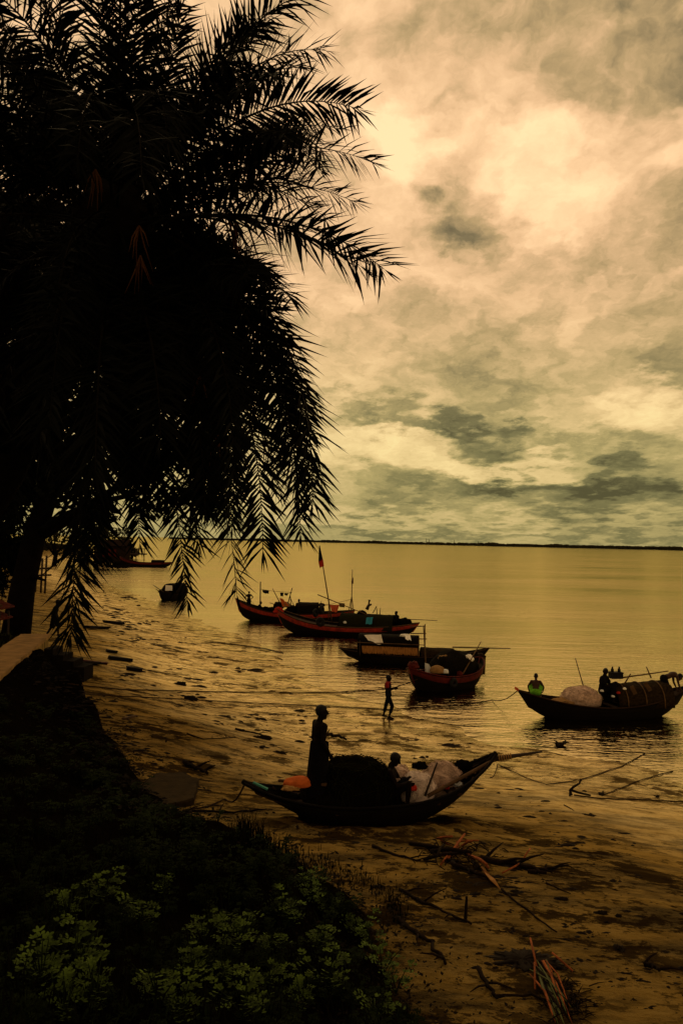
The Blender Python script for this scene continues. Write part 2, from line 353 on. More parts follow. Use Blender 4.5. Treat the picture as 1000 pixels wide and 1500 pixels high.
# ------------------------------------------------------------------ ground and water
def build_ground():
    rr = np.concatenate([np.geomspace(.4, 4.5, 40, endpoint=False), np.geomspace(4.5, 45, 330, endpoint=False), np.geomspace(45, 400, 110, endpoint=False), np.geomspace(400, 9000, 30)])
    th = np.concatenate([np.linspace(-180, -30, 60, endpoint=False), np.linspace(-30, 30, 300, endpoint=False), np.linspace(30, 180, 60, endpoint=False)])
    T, RR = np.meshgrid(np.radians(th), rr)
    x = (RR * np.sin(T)).ravel(); y = (RR * np.cos(T)).ravel()
    z, s, q = zt_arr(x, y)
    z = np.where(RR.ravel() > 1200, np.minimum(z, -3), z)
    near = RR.ravel() < 45
    for i in np.nonzero(near)[0]:
        p = Vector((x[i], y[i], 0))
        a = nz(p, 1.7) * .5 + nz(p, 4.1) * .3
        amp = .025 if q[i] < 0 else .10
        z[i] += a * amp * min(1, max(.15, (s[i] + .5) / 3))
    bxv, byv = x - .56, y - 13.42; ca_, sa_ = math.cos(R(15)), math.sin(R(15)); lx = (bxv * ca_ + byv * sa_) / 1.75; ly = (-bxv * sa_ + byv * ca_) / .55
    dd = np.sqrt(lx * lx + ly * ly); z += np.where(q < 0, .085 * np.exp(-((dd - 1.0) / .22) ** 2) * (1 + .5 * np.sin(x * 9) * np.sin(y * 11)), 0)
    soil_shade = np.clip(q / .9 + .35, 0, 1)
    soil_shade = np.maximum(soil_shade, .42 * np.exp(-((dd - .85) / .42) ** 2) * (.75 + .25 * np.sin(x * 5.3 + y * 2.1) * np.sin(y * 7.7)))  # dark wet mud around the hull, with its contact shadow painted into the mask
    nt_, nr = len(th), len(rr)
    idx = np.arange(nr * nt_).reshape(nr, nt_)
    a = idx[:-1, :]; b = idx[1:, :]
    faces = np.stack([a, np.roll(a, -1, 1), np.roll(b, -1, 1), b], -1).reshape(-1, 4)
    me = bpy.data.meshes.new('ground')
    me.from_pydata(np.stack([x, y, z], -1).tolist(), [], faces[:, ::-1].tolist()); me.update()
    ca = me.attributes.new('soil_shade', 'FLOAT', 'POINT'); ca.data.foreach_set('value', soil_shade.astype(np.float32))
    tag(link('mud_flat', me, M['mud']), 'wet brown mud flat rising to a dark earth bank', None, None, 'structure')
build_ground()
mb = MB()
rows = []
for r in [2, 6, 14, 30, 60, 120, 300, 800, 2000, 9500]:
    rows.append([(r * math.sin(2 * math.pi * k / 64), r * math.cos(2 * math.pi * k / 64), 0) for k in range(64)])
mb.loft([list(reversed(q)) for q in rows])
tag(mb.build('river_water', M['water']), 'wide brown river under a cloudy sky', None, None, 'structure')

# far shore
def far_shore():
    mb = MB(); rows = []
    for k in range(121):
        a = k / 120; px = 250 + a * 1150
        d = 2300 - 500 * a + 60 * math.sin(k * .7)
        X = (px - 500) / F * d; h = 1.2 + .8 * a
        rows.append([(X, d - 14, -1), (X, d, h * .6), (X, d + 60, h), (X, d + 700, h)])
    mb.loft(rows, closed=False)
    tag(mb.build('far_shore', M['farland']), 'low dark far shore along the horizon', None, None, 'structure')
    mb = MB()
    for k in range(1500):
        a = rng.random(); px = 250 + a * 1150; d = 2312 - 500 * a + 60 * math.sin(a * 120 * .7) + rng.random() * 40
        X = (px - 500) / F * d; h = (4.2 + 5.0 * a) * (.7 + .45 * rng.random()) + 1.5 * max(0, nz((px * .03, 0, 0))) * 3
        w = 4 + 7 * rng.random()
        mb.ell((X, d, h * .5 + .6), (w, 4, h * .55), nu=7, nv=5, fn=lambda dd, p: p * (1 + .35 * nz(dd * 2 + Vector((k, 0, 0)))))
    tag(mb.build('far_treeline', M['farleaf']), 'thin dark line of trees on the far shore', None, None, 'stuff')
    for i, (px, lab) in enumerate([(624, 'pair-like thin chimney on far shore, beside a second one'), (628, 'short thin chimney on far shore close to its taller neighbour'), (665, 'lone thin mast on far shore between chimney pair and stubby tower'), (700, 'stubby tower rising from trees on the far shore')]):
        d = 2330 - 500 * (px - 250) / 1150; c = at(px, 795, d); mb = MB()
        h = [17, 14, 14, 12][i]
        mb.tube([(c.x, d, 0), (c.x, d, h * .9), (c.x, d, h)], [.8, .6, .6], 8); mb.box((c.x, d, h), (1.6, 1.6, .6)); mb.box((c.x, d, 3), (6, 5, 5))
        thing(mb, 'distant_chimney' if i != 2 else 'distant_mast', M['farland'], ['thin dark chimney on far shore, taller of a close pair', 'shorter thin chimney of the close pair on far shore', 'lone thin mast on far shore between chimney pair and stubby tower', 'stubby tower rising from the trees on the far shore'][i], 'chimney' if i != 2 else 'mast')
far_shore()

# ------------------------------------------------------------------ palm
def bez(p0, pm, p2, n):
    p0, pm, p2 = Vector(p0), Vector(pm), Vector(p2); c = pm * 2 - (p0 + p2) * .5
    return [p0 * (1 - t) ** 2 + c * 2 * t * (1 - t) + p2 * t * t for t in [i / (n - 1) for i in range(n)]]
def frond_mesh(pts, seed, leaf=.46, gap=.030, dry=False):
    """pinnate frond along a curve: stalk tube and narrow pointed leaflets set in a loose V with jitter"""
    r = random.Random(seed); st = MB(); lf = MB()
    L = sum((pts[i + 1] - pts[i]).length for i in range(len(pts) - 1))
    n = len(pts)
    st.tube(pts, [max(.004, .022 * (1 - i / (n - 1)) ** .8) for i in range(n)], 5)
    cum = [0]
    for i in range(n - 1): cum.append(cum[-1] + (pts[i + 1] - pts[i]).length)
    def sample(s):
        for i in range(n - 1):
            if cum[i + 1] >= s or i == n - 2:
                k = (s - cum[i]) / max(cum[i + 1] - cum[i], 1e-6)
                return pts[i].lerp(pts[i + 1], k), (pts[i + 1] - pts[i]).normalized()
    s = L * .13
    roll = r.uniform(-.8, .8)
    while s < L:
        p, t = sample(min(s, L * .9995)); f = s / L
        side = t.cross(Vector((0, 0, 1)))
        side = side.normalized() if side.length > .05 else t.cross(Vector((0, 1, 0))).normalized()
        up = side.cross(t)
        side = (side * math.cos(roll) + up * math.sin(roll)); up = side.cross(t)
        ll = leaf * (.35 + .75 * min(1, (f - .1) / .25)) * (1 - .36 * max(0, (f - .55) / .45) ** 1.4)
        for sg in (-1, 1):
            if r.random() < .10: continue
            l = ll * r.uniform(.8, 1.12); fw = .45 + .75 * f + r.uniform(-.32, .32); v = r.choice((-.95, -.35, .35, .95)) + r.uniform(-.3, .3)
            d = (t * fw + side * sg + up * v).normalized()
            d2 = (d + Vector((0, 0, -.12 - .18 * r.random()))).normalized()
            w = .0145 * r.uniform(.8, 1.25) * (l / .4) ** .5
            nrm = d.cross(up if abs(d.dot(up)) < .9 else side).normalized()
            nrm = (nrm + t.cross(d) * r.uniform(-.6, .6)).normalized()
            q1 = p + d * l * .4; q2 = q1 + d2 * l * .6
            o = len(lf.v); lf.v += [tuple(p - nrm * w * .35), tuple(p + nrm * w * .35), tuple(q1 + nrm * w), tuple(q1 - nrm * w), tuple(q2)]
            lf.f += [(o, o + 1, o + 2, o + 3), (o + 3, o + 2, o + 4)]
        s += gap * r.uniform(.7, 1.3)
    p, t = sample(L * .9995)
    for k in range(3):
        d = (t + Vector((r.uniform(-.2, .2), r.uniform(-.2, .2), r.uniform(-.2, .2)))).normalized(); l = leaf * .45; w = .011; nn = d.orthogonal().normalized()
        o = len(lf.v); lf.v += [tuple(p), tuple(p + d * l * .4 + nn * w), tuple(p + d * l), tuple(p + d * l * .4 - nn * w)]; lf.f += [(o, o + 1, o + 2, o + 3)]
    return st, lf
def add_frond(root, base, pts, seed, leaf=.46, gap=.030):
    st, lf = frond_mesh([Vector(p) - base for p in pts], seed, leaf, gap)
    nst = len(st.f); st.add(lf.v, lf.f)
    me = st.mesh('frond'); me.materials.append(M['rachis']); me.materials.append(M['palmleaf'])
    idx = [0] * nst + [1] * (len(me.polygons) - nst)
    if len(me.polygons) == len(st.f): me.polygons.foreach_set('material_index', idx)
    o = bpy.data.objects.new('frond', me); COL.objects.link(o); o.parent = root; return o
RB = ([-400, -60, 0, 60, 110, 180, 250, 390, 430, 470, 560, 700, 745, 770, 775], [255, 258, 240, 240, 340, 420, 430, 400, 370, 400, 435, 410, 340, 240, 40])
def frond_ok(pts):
    for p in pts[::3] + [pts[-1]]:
        x, y = proj(p)
        if x > np.interp(y, *RB) or y > 900 and x > 30: return False
    return True
def palm(name, label, basepix, C, trunkmid, explicit, nfill, seed, Lr=(3.0, 3.9), gap=.030, rmax=.32):
    r = random.Random(seed)
    bx, by = basepix; base = Vector((bx, by, zt(bx, by) - .15))
    root = empty(name, base, 0, label, 'palm tree', 'date palms on the bank')
    tp = bez(base, trunkmid, C, 26)
    mb = MB(); rad = [rmax * (1.12 - .25 * i / 25 + .06 * math.sin(i * 2.1)) for i in range(26)]
    mb.tube([p - base for p in tp], rad, 14)
    for i in range(420):   # stubs of old leaf bases around the trunk
        k = r.uniform(.1, 24.9); a = tp[int(k)].lerp(tp[int(k) + 1], k % 1); an = r.uniform(0, 6.283)
        d = Vector((math.cos(an), math.sin(an), .35)); rr = rad[int(k)]
        p = a - base + d * rr * .9
        mb.tube([p, p + d * .09 + Vector((0, 0, .06)), p + d * .10 + Vector((0, 0, .16))], [.06, .05, .02], 5)
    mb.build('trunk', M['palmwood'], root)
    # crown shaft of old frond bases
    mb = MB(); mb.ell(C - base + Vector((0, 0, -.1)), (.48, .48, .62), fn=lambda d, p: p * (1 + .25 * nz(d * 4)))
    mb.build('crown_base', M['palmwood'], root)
    k = 0
    for (mx, my, md, tx, ty, td, *rest) in explicit:
        b0 = C + Vector((0, 0, 0)) + (at(mx, my, C.y + md) - C).normalized() * .25
        pts = bez(b0, at(mx, my, C.y + md), at(tx, ty, C.y + td), 22)
        add_frond(root, base, pts, seed * 100 + k, *(rest or [.50]), gap=gap); k += 1
    cnt = tries = 0
    while cnt < nfill and tries < nfill * 40:
        tries += 1
        az = r.uniform(0, 6.283); e0 = r.uniform(-.5, 1.35); L = r.uniform(*Lr); droop = r.uniform(.7, 1.7) + .5 * (e0 > .3)
        p = C + Vector((math.cos(az) * .2, math.sin(az) * .2, .1 * math.sin(e0))); pts = [p.copy()]
        for j in range(21):
            e = e0 - droop * (j / 20) ** 1.2; e = max(e, -1.5)
            p = p + Vector((math.cos(az) * math.cos(e), math.sin(az) * math.cos(e), math.sin(e))) * (L / 21); pts.append(p.copy())
        if min((q - CAM).length for q in pts) < 4.0 or not frond_ok(pts): continue
        add_frond(root, base, pts, seed * 100 + 1000 + tries, .42, gap); cnt += 1
    return root, base
C1 = at(168, 338, 8.6)
EXP = [
 (335, 78, -.2, 447, -6, -.5), (345, 118, .6, 477, 74, 1.1), (360, 172, -.4, 525, 160, -.7), (380, 222, .5, 545, 238, .9), (372, 268, 1.1, 522, 297, 1.7), (390, 318, -.6, 562, 394, -1.0),
 (365, 200, 1.3, 500, 190, 2.2, .38), (360, 245, -1.2, 470, 250, -2.0, .36), (310, 120, 1.2, 400, 20, 1.6), (300, 150, -1.0, 410, 110, -1.6),
 (388, 447, -.4, 458, 735, -.8), (376, 442, .6, 448, 640, 1.0), (375, 475, .1, 440, 780, .3), (345, 470, 1.2, 455, 700, 1.9), (330, 510, -.8, 385, 806, -1.2), (290, 530, .8, 347, 870, 1.0), (335, 425, 1.6, 418, 560, 2.4), (350, 395, -1.3, 428, 440, -2.2, .36), (345, 380, 1.5, 405, 405, 2.6, .4),
 (230, 560, -.4, 275, 884, -.6, .34), (250, 545, .6, 290, 800, 1.0), (128, 610, -.5, 104, 930, -.8), (150, 590, .7, 112, 880, 1.1), (190, 560, 1.1, 205, 795, 1.6), (300, 500, 1.5, 340, 770, 2.2), (265, 520, -1.0, 300, 740, -1.5), (320, 480, 1.0, 410, 720, 1.4),
 (212, 150, .2, 264, -40, .3), (190, 130, -.6, 215, -90, -.9), (150, 120, .8, 140, -110, 1.2), (110, 150, -.4, 50, -60, -.6), (80, 200, .6, -40, 40, .9), (60, 260, -.6, -90, 180, -.9), (75, 165, 1.3, -20, -20, 1.8), (230, 130, .9, 262, 20, 1.4),
 (60, 520, .5, 20, 760, .8), (40, 480, -.7, -40, 720, -1.1), (215, 470, -1.6, 235, 640, -2.4), (150, 480, -1.8, 140, 690, -2.6), (95, 470, -1.4, 60, 650, -2.1),
]
_q = random.Random(77); EXP2x = list(EXP)
for e in EXP[:13] + EXP[13::2]:
    j = lambda a: _q.uniform(-a, a)
    bx_, by_ = 168, 338; k_ = _q.uniform(.72, .9)
    EXP2x.append((bx_ + (e[0] - bx_) * k_ + j(24), by_ + (e[1] - by_) * k_ + j(22), e[2] + j(1.0), bx_ + (e[3] - bx_) * k_ + j(26), by_ + (e[4] - by_) * k_ + j(26), e[5] + j(1.2)))
palm1, pbase = palm('date_palm', 'shaggy date palm in dark silhouette whose drooping fronds overhang the moored boats', (-4.9, 7.5), C1, at(-8, 700, 8.1), EXP2x, 38, 3, rmax=.25)
# dry stalks hanging below the crown
for (px, py, d, n) in [(140, 262, -1.2, 9), (204, 345, -1.6, 5), (206, 388, -1.6, 6), (292, 565, -1.3, 5), (318, 640, -1.2, 6), (345, 340, -1.1, 9), (330, 318, -1.0, 7)]:
    mb = MB(); r = random.Random(px)
    a = at(px, py - 14, C1.y + d) - pbase
    for k in range(n):
        e = Vector((r.uniform(-.12, .12), r.uniform(-.1, .1), -r.uniform(.2, .42)))
        mb.tube([a, a + e * .5 + Vector((r.uniform(-.02, .02), 0, .02)), a + e], [.008, .007, .003], 4)
    mb.build('dry_stalk', M['drystalk'], palm1)
C2 = at(12, 330, 12.5)
EXP2 = [(120, 230, .4, 190, 20, .6), (60, 200, -.4, 95, -40, -.7), (-20, 190, .6, -60, -40, .9), (130, 420, .4, 150, 600, .6), (60, 470, -.6, 75, 690, -1), (110, 380, 1.0, 215, 480, 1.5), (20, 470, .7, 5, 640, 1.0)]
palm('date_palm', 'second dark date palm behind the shaggy one, its fronds mostly covered', (-8.2, 12.3), C2, at(-90, 700, 12.4), EXP2, 36, 9, (2.8, 3.8), .036, .28)

# ------------------------------------------------------------------ broad-leaved trees
def tree(name, label, base, trunk_pts, radii, limbs, clumps, leaf, nper, seed, m=None, group=None):
    r = np.random.default_rng(seed)
    base = Vector(base); root = empty(name, base, 0, label, 'tree', group)
    mb = MB(); mb.tube([Vector(p) - base for p in trunk_pts], radii, 12)
    for (pts, r0) in limbs: mb.tube([Vector(p) - base for p in pts], [r0 * (1 - .75 * i / (len(pts) - 1)) for i in range(len(pts))], 8)
    mb.build('trunk', M['bark'], root)
    V = []; Fc = []
    for (c, rad) in clumps:
        n = int(nper * rad * rad)
        d = r.normal(size=(n, 3)); d /= np.linalg.norm(d, axis=1)[:, None]
        pos = np.array(Vector(c) - base) + d * (rad * r.random((n, 1)) ** .45) * np.array([1, 1, .75])
        a = r.normal(size=(n, 3)); a /= np.linalg.norm(a, axis=1)[:, None]
        b = np.cross(a, r.normal(size=(n, 3))); b /= np.linalg.norm(b, axis=1)[:, None]
        s = leaf * (.6 + .8 * r.random((n, 1)))
        o = len(V) * 1
        q = np.stack([pos - a * s, pos + b * s * .42 - a * s * .1, pos + a * s, pos - b * s * .42 - a * s * .1], 1).reshape(-1, 3)
        base_i = sum(len(v) for v in V)
        V.append(q); Fc.append(np.arange(n * 4).reshape(n, 4) + base_i)
    me = bpy.data.meshes.new('crown'); me.from_pydata(np.concatenate(V).tolist(), [], np.concatenate(Fc).tolist()); me.update()
    link('crown', me, m or M['leafdark'], root, False)
    return root
def big_tree():
    Y = 33.0; b = at(22, 916, Y); b.z = zt(b.x, b.y) - .1
    tp = [b, at(34, 860, Y), at(50, 790, Y), at(75, 710, Y + .3), at(110, 640, Y + .3)]
    r = random.Random(5); cl = []; limbs = []
    # crown clumps along an uneven outline, some gaps between
    spots = [(210, 470, 2.6), (290, 420, 2.0), (335, 410, 1.25), (345, 470, 1.2), (250, 560, 2.5), (330, 560, 1.3), (150, 400, 2.4), (90, 480, 2.6), (40, 420, 3), (20, 560, 2.6), (-60, 500, 3.2), (-40, 640, 2.6), (150, 610, 1.9), (210, 660, 1.8), (280, 650, 1.6), (260, 720, 1.1), (215, 735, 1.0), (300, 745, .8), (100, 700, 1.6), (40, 720, 1.8), (-10, 770, 1.7), (130, 755, 1.1), (170, 330, 2.2), (260, 350, 1.6), (320, 365, 1.1), (80, 330, 2.6), (-30, 320, 3), (60, 240, 2.2), (160, 250, 1.7), (-40, 200, 2.4), (70, 160, 1.5)]
    for (px, py, rad) in spots:
        for k in range(3):
            c = at(px + r.uniform(-22, 22), py + r.uniform(-22, 22), Y + r.uniform(-3.2, 3.2)); cl.append((c, rad * r.uniform(.5, .85)))
    for (px, py, d) in [(210, 480, 1), (300, 430, -1), (90, 480, 1), (-40, 500, 0), (250, 590, -1.5), (280, 660, 0), (20, 420, 1.5), (160, 340, 0), (215, 720, -1)]:
        e = at(px, py, Y + d); s = tp[3] if py < 600 else tp[2]
        limbs.append(([s, s.lerp(e, .35) + Vector((r.uniform(-.4, .4), 0, r.uniform(-.2, .5))), s.lerp(e, .7) + Vector((r.uniform(-.4, .4), 0, .2)), e], .26))
    limbs.append(([at(36, 855, Y), at(52, 845, Y - .3), at(66, 850, Y - .5)], .16))
    tree('broadleaf_tree', 'large dark broad-leaved tree standing behind the concrete river wall', b, tp, [.62, .5, .46, .4, .3], limbs, cl, .17, 230, 4)
big_tree()

def shrub():
    Y = 35.0; b = at(-8, 905, Y); b.z = zt(b.x, b.y) - .05; r = random.Random(8); cl = []
    for k in range(26): cl.append((at(r.uniform(-40, 30), r.uniform(755, 890), Y + r.uniform(-1.5, 1)), r.uniform(.45, .8)))
    tree('tall_shrub', 'dense dark shrub filling the gap beside the big tree trunk', b, [b, b + Vector((0, 0, 1.5)), b + Vector((.2, 0, 3.2))], [.12, .09, .05], [([b + Vector((0, 0, .8)), c], .05) for c, _ in cl[:8]], cl, .14, 420, 6)
shrub()
# far left bank trees
r_ = random.Random(3)
labs = ['tall dark riverside tree behind the plank-walled house', 'round dark tree between plank-walled house and timber jetty', 'low spreading tree above the timber jetty', 'dark bushy tree on the far bend, hidden behind fronds']
for i, (px, py, Y, w, hh) in enumerate([(128, 800, 175, 60, 62), (163, 800, 200, 46, 52), (193, 792, 215, 26, 22), (80, 806, 150, 70, 60)]):
    b = at(px, py, Y); b.z = zt(b.x, b.y) - .3; sc = Y / F
    top = b + Vector((0, 0, hh * sc * .6)); cl = []
    for k in range(14):
        c = b + Vector((r_.uniform(-.5, .5) * w * sc, r_.uniform(-.4, .4) * w * sc, hh * sc * r_.uniform(.3, .95))); cl.append((c, w * sc * r_.uniform(.14, .25)))
    tree('riverside_tree', labs[i], b, [b, b.lerp(top, .5) + Vector((.3, 0, 0)), top], [.5, .4, .2], [([b.lerp(top, .5), c_], .2) for c_, _ in cl[:5]], cl, .42, 26, 40 + i, M['farleaf'], 'trees along the far bend')

# ------------------------------------------------------------------ wall, steps, bank furniture
A = Vector((-8.15, 19.0)); B_ = Vector((-10.1, 27.9)); wd = (B_ - A).normalized(); wn = Vector((wd.y, -wd.x))  # wn points to the river
A = A - wd * 3
def retaining_wall():
    root = empty('retaining_wall', (A.x, A.y, 1.0), 0, 'low streaked concrete river wall with broad pale walkway top', 'wall')
    o = Vector((A.x, A.y, 1.0)); mb = MB(); n = 26; rows = []
    Lw = (B_ - A).length
    for k in range(n):
        p = A + wd * Lw * k / (n - 1); j = .025 * nz((k * .7, 3, 0))
        rows.append([Vector((p.x + wn.x * (.06 + j), p.y + wn.y * (.06 + j), -.1)) , Vector((p.x + wn.x * j, p.y + wn.y * j, 1.42)), Vector((p.x - wn.x * .9, p.y - wn.y * .9, 1.42)), Vector((p.x - wn.x * .9, p.y - wn.y * .9, -.1))])
    mb.loft(rows, True, True); mb.build('wall_face', M['walldark'], root, False)
    for ob in root.children: pass
    mb = MB(); rows = []
    for k in range(n):
        p = A + wd * (Lw + .05) * k / (n - 1); j = .03 * nz((k * .9, 7, 0)); e = .1 * nz((k * .6, 11, 0))
        rows.append([Vector((p.x + wn.x * (.07 + j), p.y + wn.y * (.07 + j), 1.424)), Vector((p.x + wn.x * (.06 + j), p.y + wn.y * (.06 + j), 1.53)), Vector((p.x - wn.x * (.92 + e), p.y - wn.y * (.92 + e), 1.53 + .02 * e)), Vector((p.x - wn.x * (.92 + e), p.y - wn.y * (.92 + e), 1.424))])
    mb.loft(rows, True, True); mb.build('walkway_top', M['concrete'], root, False)
    for ch in [c for c in bpy.data.objects if c.parent == root]:
        for v in ch.data.vertices: v.co.x -= o.x; v.co.y -= o.y
retaining_wall()
def steps():
    mb = MB(); ang = math.atan2(wn.y, wn.x) - .25; rot = Matrix.Rotation(ang, 3, 'Z'); b = Vector((B_.x, B_.y, 0)) - Vector((wd.x, wd.y, 0)) * .6
    for k in range(4):
        c = b + rot @ Vector((.25 + .36 * k, 0, 0)); g = 1.1
        top = 2.15 - .19 * k; mb.box((c.x, c.y, (top + g) / 2), (.36, .9, top - g), rot)
    thing(mb, 'concrete_steps', M['litter'], 'dark concrete steps going down from the river wall to the mud', 'steps', None, False)
steps()
b = hit(38, 921); mb = MB(); h_ = 20 / F * b.y * 1.05
mb.tube([b, b + Vector((-.04, 0, h_ * .6)), b + Vector((-.08, 0, h_))], [.09, .085, .09], 8); thing(mb, 'mooring_post', M['darkpole'], 'short dark post standing at the end of the river wall', 'post')
# small stall roof peeping in beside the big trunk
b = at(-16, 882, 30); mb = MB()
root = empty('market_stall', (b.x, b.y, zt(b.x, b.y)), 0, 'stall with red sloping sheet roof beside the big tree trunk', 'stall')
zb = b.z - root.location.z
mb.box((0, 0, zb + .1), (1.6, 1.2, .05), Matrix.Rotation(R(22), 3, 'Y')); mb.box((0, .02, zb - .32), (1.5, 1.1, .05), Matrix.Rotation(R(22), 3, 'Y')); mb.build('roof', M['darkred'], root, False)
mb = MB(); mb.box((0, -.55, zb + .22), (1.62, .04, .05), Matrix.Rotation(R(22), 3, 'Y')); mb.build('roof_trim', M['pale_wood'], root, False)
for sx in (-.6, .6):
    for sy in (-.4, .4):
        mb = MB(); mb.tube([(sx, sy, -.1), (sx, sy, zb - .15 - sx * .3)], .04, 6); mb.build('leg', M['darkpole'], root)
# bamboo landing beside the shore
b = hit(58, 868); root = empty('bamboo_landing', b, 0, 'small bamboo landing stage on the mud beyond the big trunk', 'jetty')
sc = b.y / F
for (dx, h1) in [(-6, 52), (2, 50), (8, 54)]:
    mb = MB(); mb.tube([(dx * sc, 0, -.2), (dx * sc + .05, 0, h1 * sc)], .09, 6); mb.build('post', M['darkpole'], root)
for hz in (24, 34):
    mb = MB(); mb.tube([(-14 * sc, .1, hz * sc), (16 * sc, .1, (hz + 2) * sc)], .08, 6); mb.build('rail', M['darkpole'], root)
# far house and jetty
b = at(165, 806, 190); b.z = zt(b.x, b.y); sc = 190 / F
root = empty('plank_house', (b.x, b.y, b.z), 0, 'small dark plank house with reddish shutters on far bend', 'house')
mb = MB(); mb.box((0, 0, 2.0), (7.5, 4, 4.2)); mb.build('wall', M['farhouse'], root, False)
mb = MB(); mb.loft([[(-4.2, -2.6, 4.1), (-4.2, 0, 5.6), (-4.2, 2.6, 4.1), (-4.2, 0, 5.35)], [(4.2, -2.6, 4.1), (4.2, 0, 5.6), (4.2, 2.6, 4.1), (4.2, 0, 5.35)]], True, True); mb.build('roof', M['farhouse'], root, False)
for k in range(3):
    mb = MB(); mb.box((-1.4 + k * 1.3, -2.03, 2.4), (.55, .06, 1.7)); mb.build('shutter', M['darkred'], root, False)
b = at(190, 796, 212); root = empty('timber_jetty', (b.x, b.y, 0), 0, 'timber jetty with open railing on far bend', 'jetty')
mb = MB(); mb.box((0, 0, 1.3), (9, 2, .35)); mb.build('deck', M['darkpole'], root, False)
for k in range(5):
    mb = MB(); mb.tube([(-4.2 + 2.1 * k, -.9, -1.5), (-4.2 + 2.1 * k, -.9, 2.7)], .12, 6); mb.build('post', M['darkpole'], root)
mb = MB(); mb.box((0, -.9, 2.72), (9, .16, .16)); mb.build('rail', M['darkpole'], root, False)

# ------------------------------------------------------------------ people
def remeshed(name, mb, m, parent, voxel, smooth=4):
    me = mb.mesh(name); o = bpy.data.objects.new(name, me); COL.objects.link(o)
    md = o.modifiers.new('r', 'REMESH'); md.mode = 'VOXEL'; md.voxel_size = voxel; md.use_smooth_shade = True
    if smooth:
        sm = o.modifiers.new('s', 'SMOOTH'); sm.factor = .5; sm.iterations = smooth
    dg = bpy.context.evaluated_depsgraph_get(); dg.update()
    nm = bpy.data.meshes.new_from_object(o.evaluated_get(dg)); nm.name = name
    bpy.data.objects.remove(o); bpy.data.meshes.remove(me)
    nm.materials.clear()
    return link(name, nm, m, parent)
def V3(*a): return Vector(a)
def pose_stand(h=1.6):
    J = dict(pel=V3(0, 0, .88), chest=V3(.01, 0, 1.17), neck=V3(0, 0, 1.345), head=V3(.025, 0, 1.485))
    for s, k in ((1, 'L'), (-1, 'R')):
        J['sh' + k] = V3(0, .165 * s, 1.29); J['el' + k] = V3(-.02, .21 * s, 1.03); J['wr' + k] = V3(.05, .21 * s, .82); J['hd' + k] = V3(.07, .205 * s, .74)
        J['hip' + k] = V3(0, .085 * s, .84); J['kn' + k] = V3(.015, .09 * s, .46); J['an' + k] = V3(-.01, .095 * s, .075); J['toe' + k] = V3(.15, .11 * s, .03)
    return J
def upd(J, d):
    for k, v in d.items(): J[k] = Vector(v)
    return J
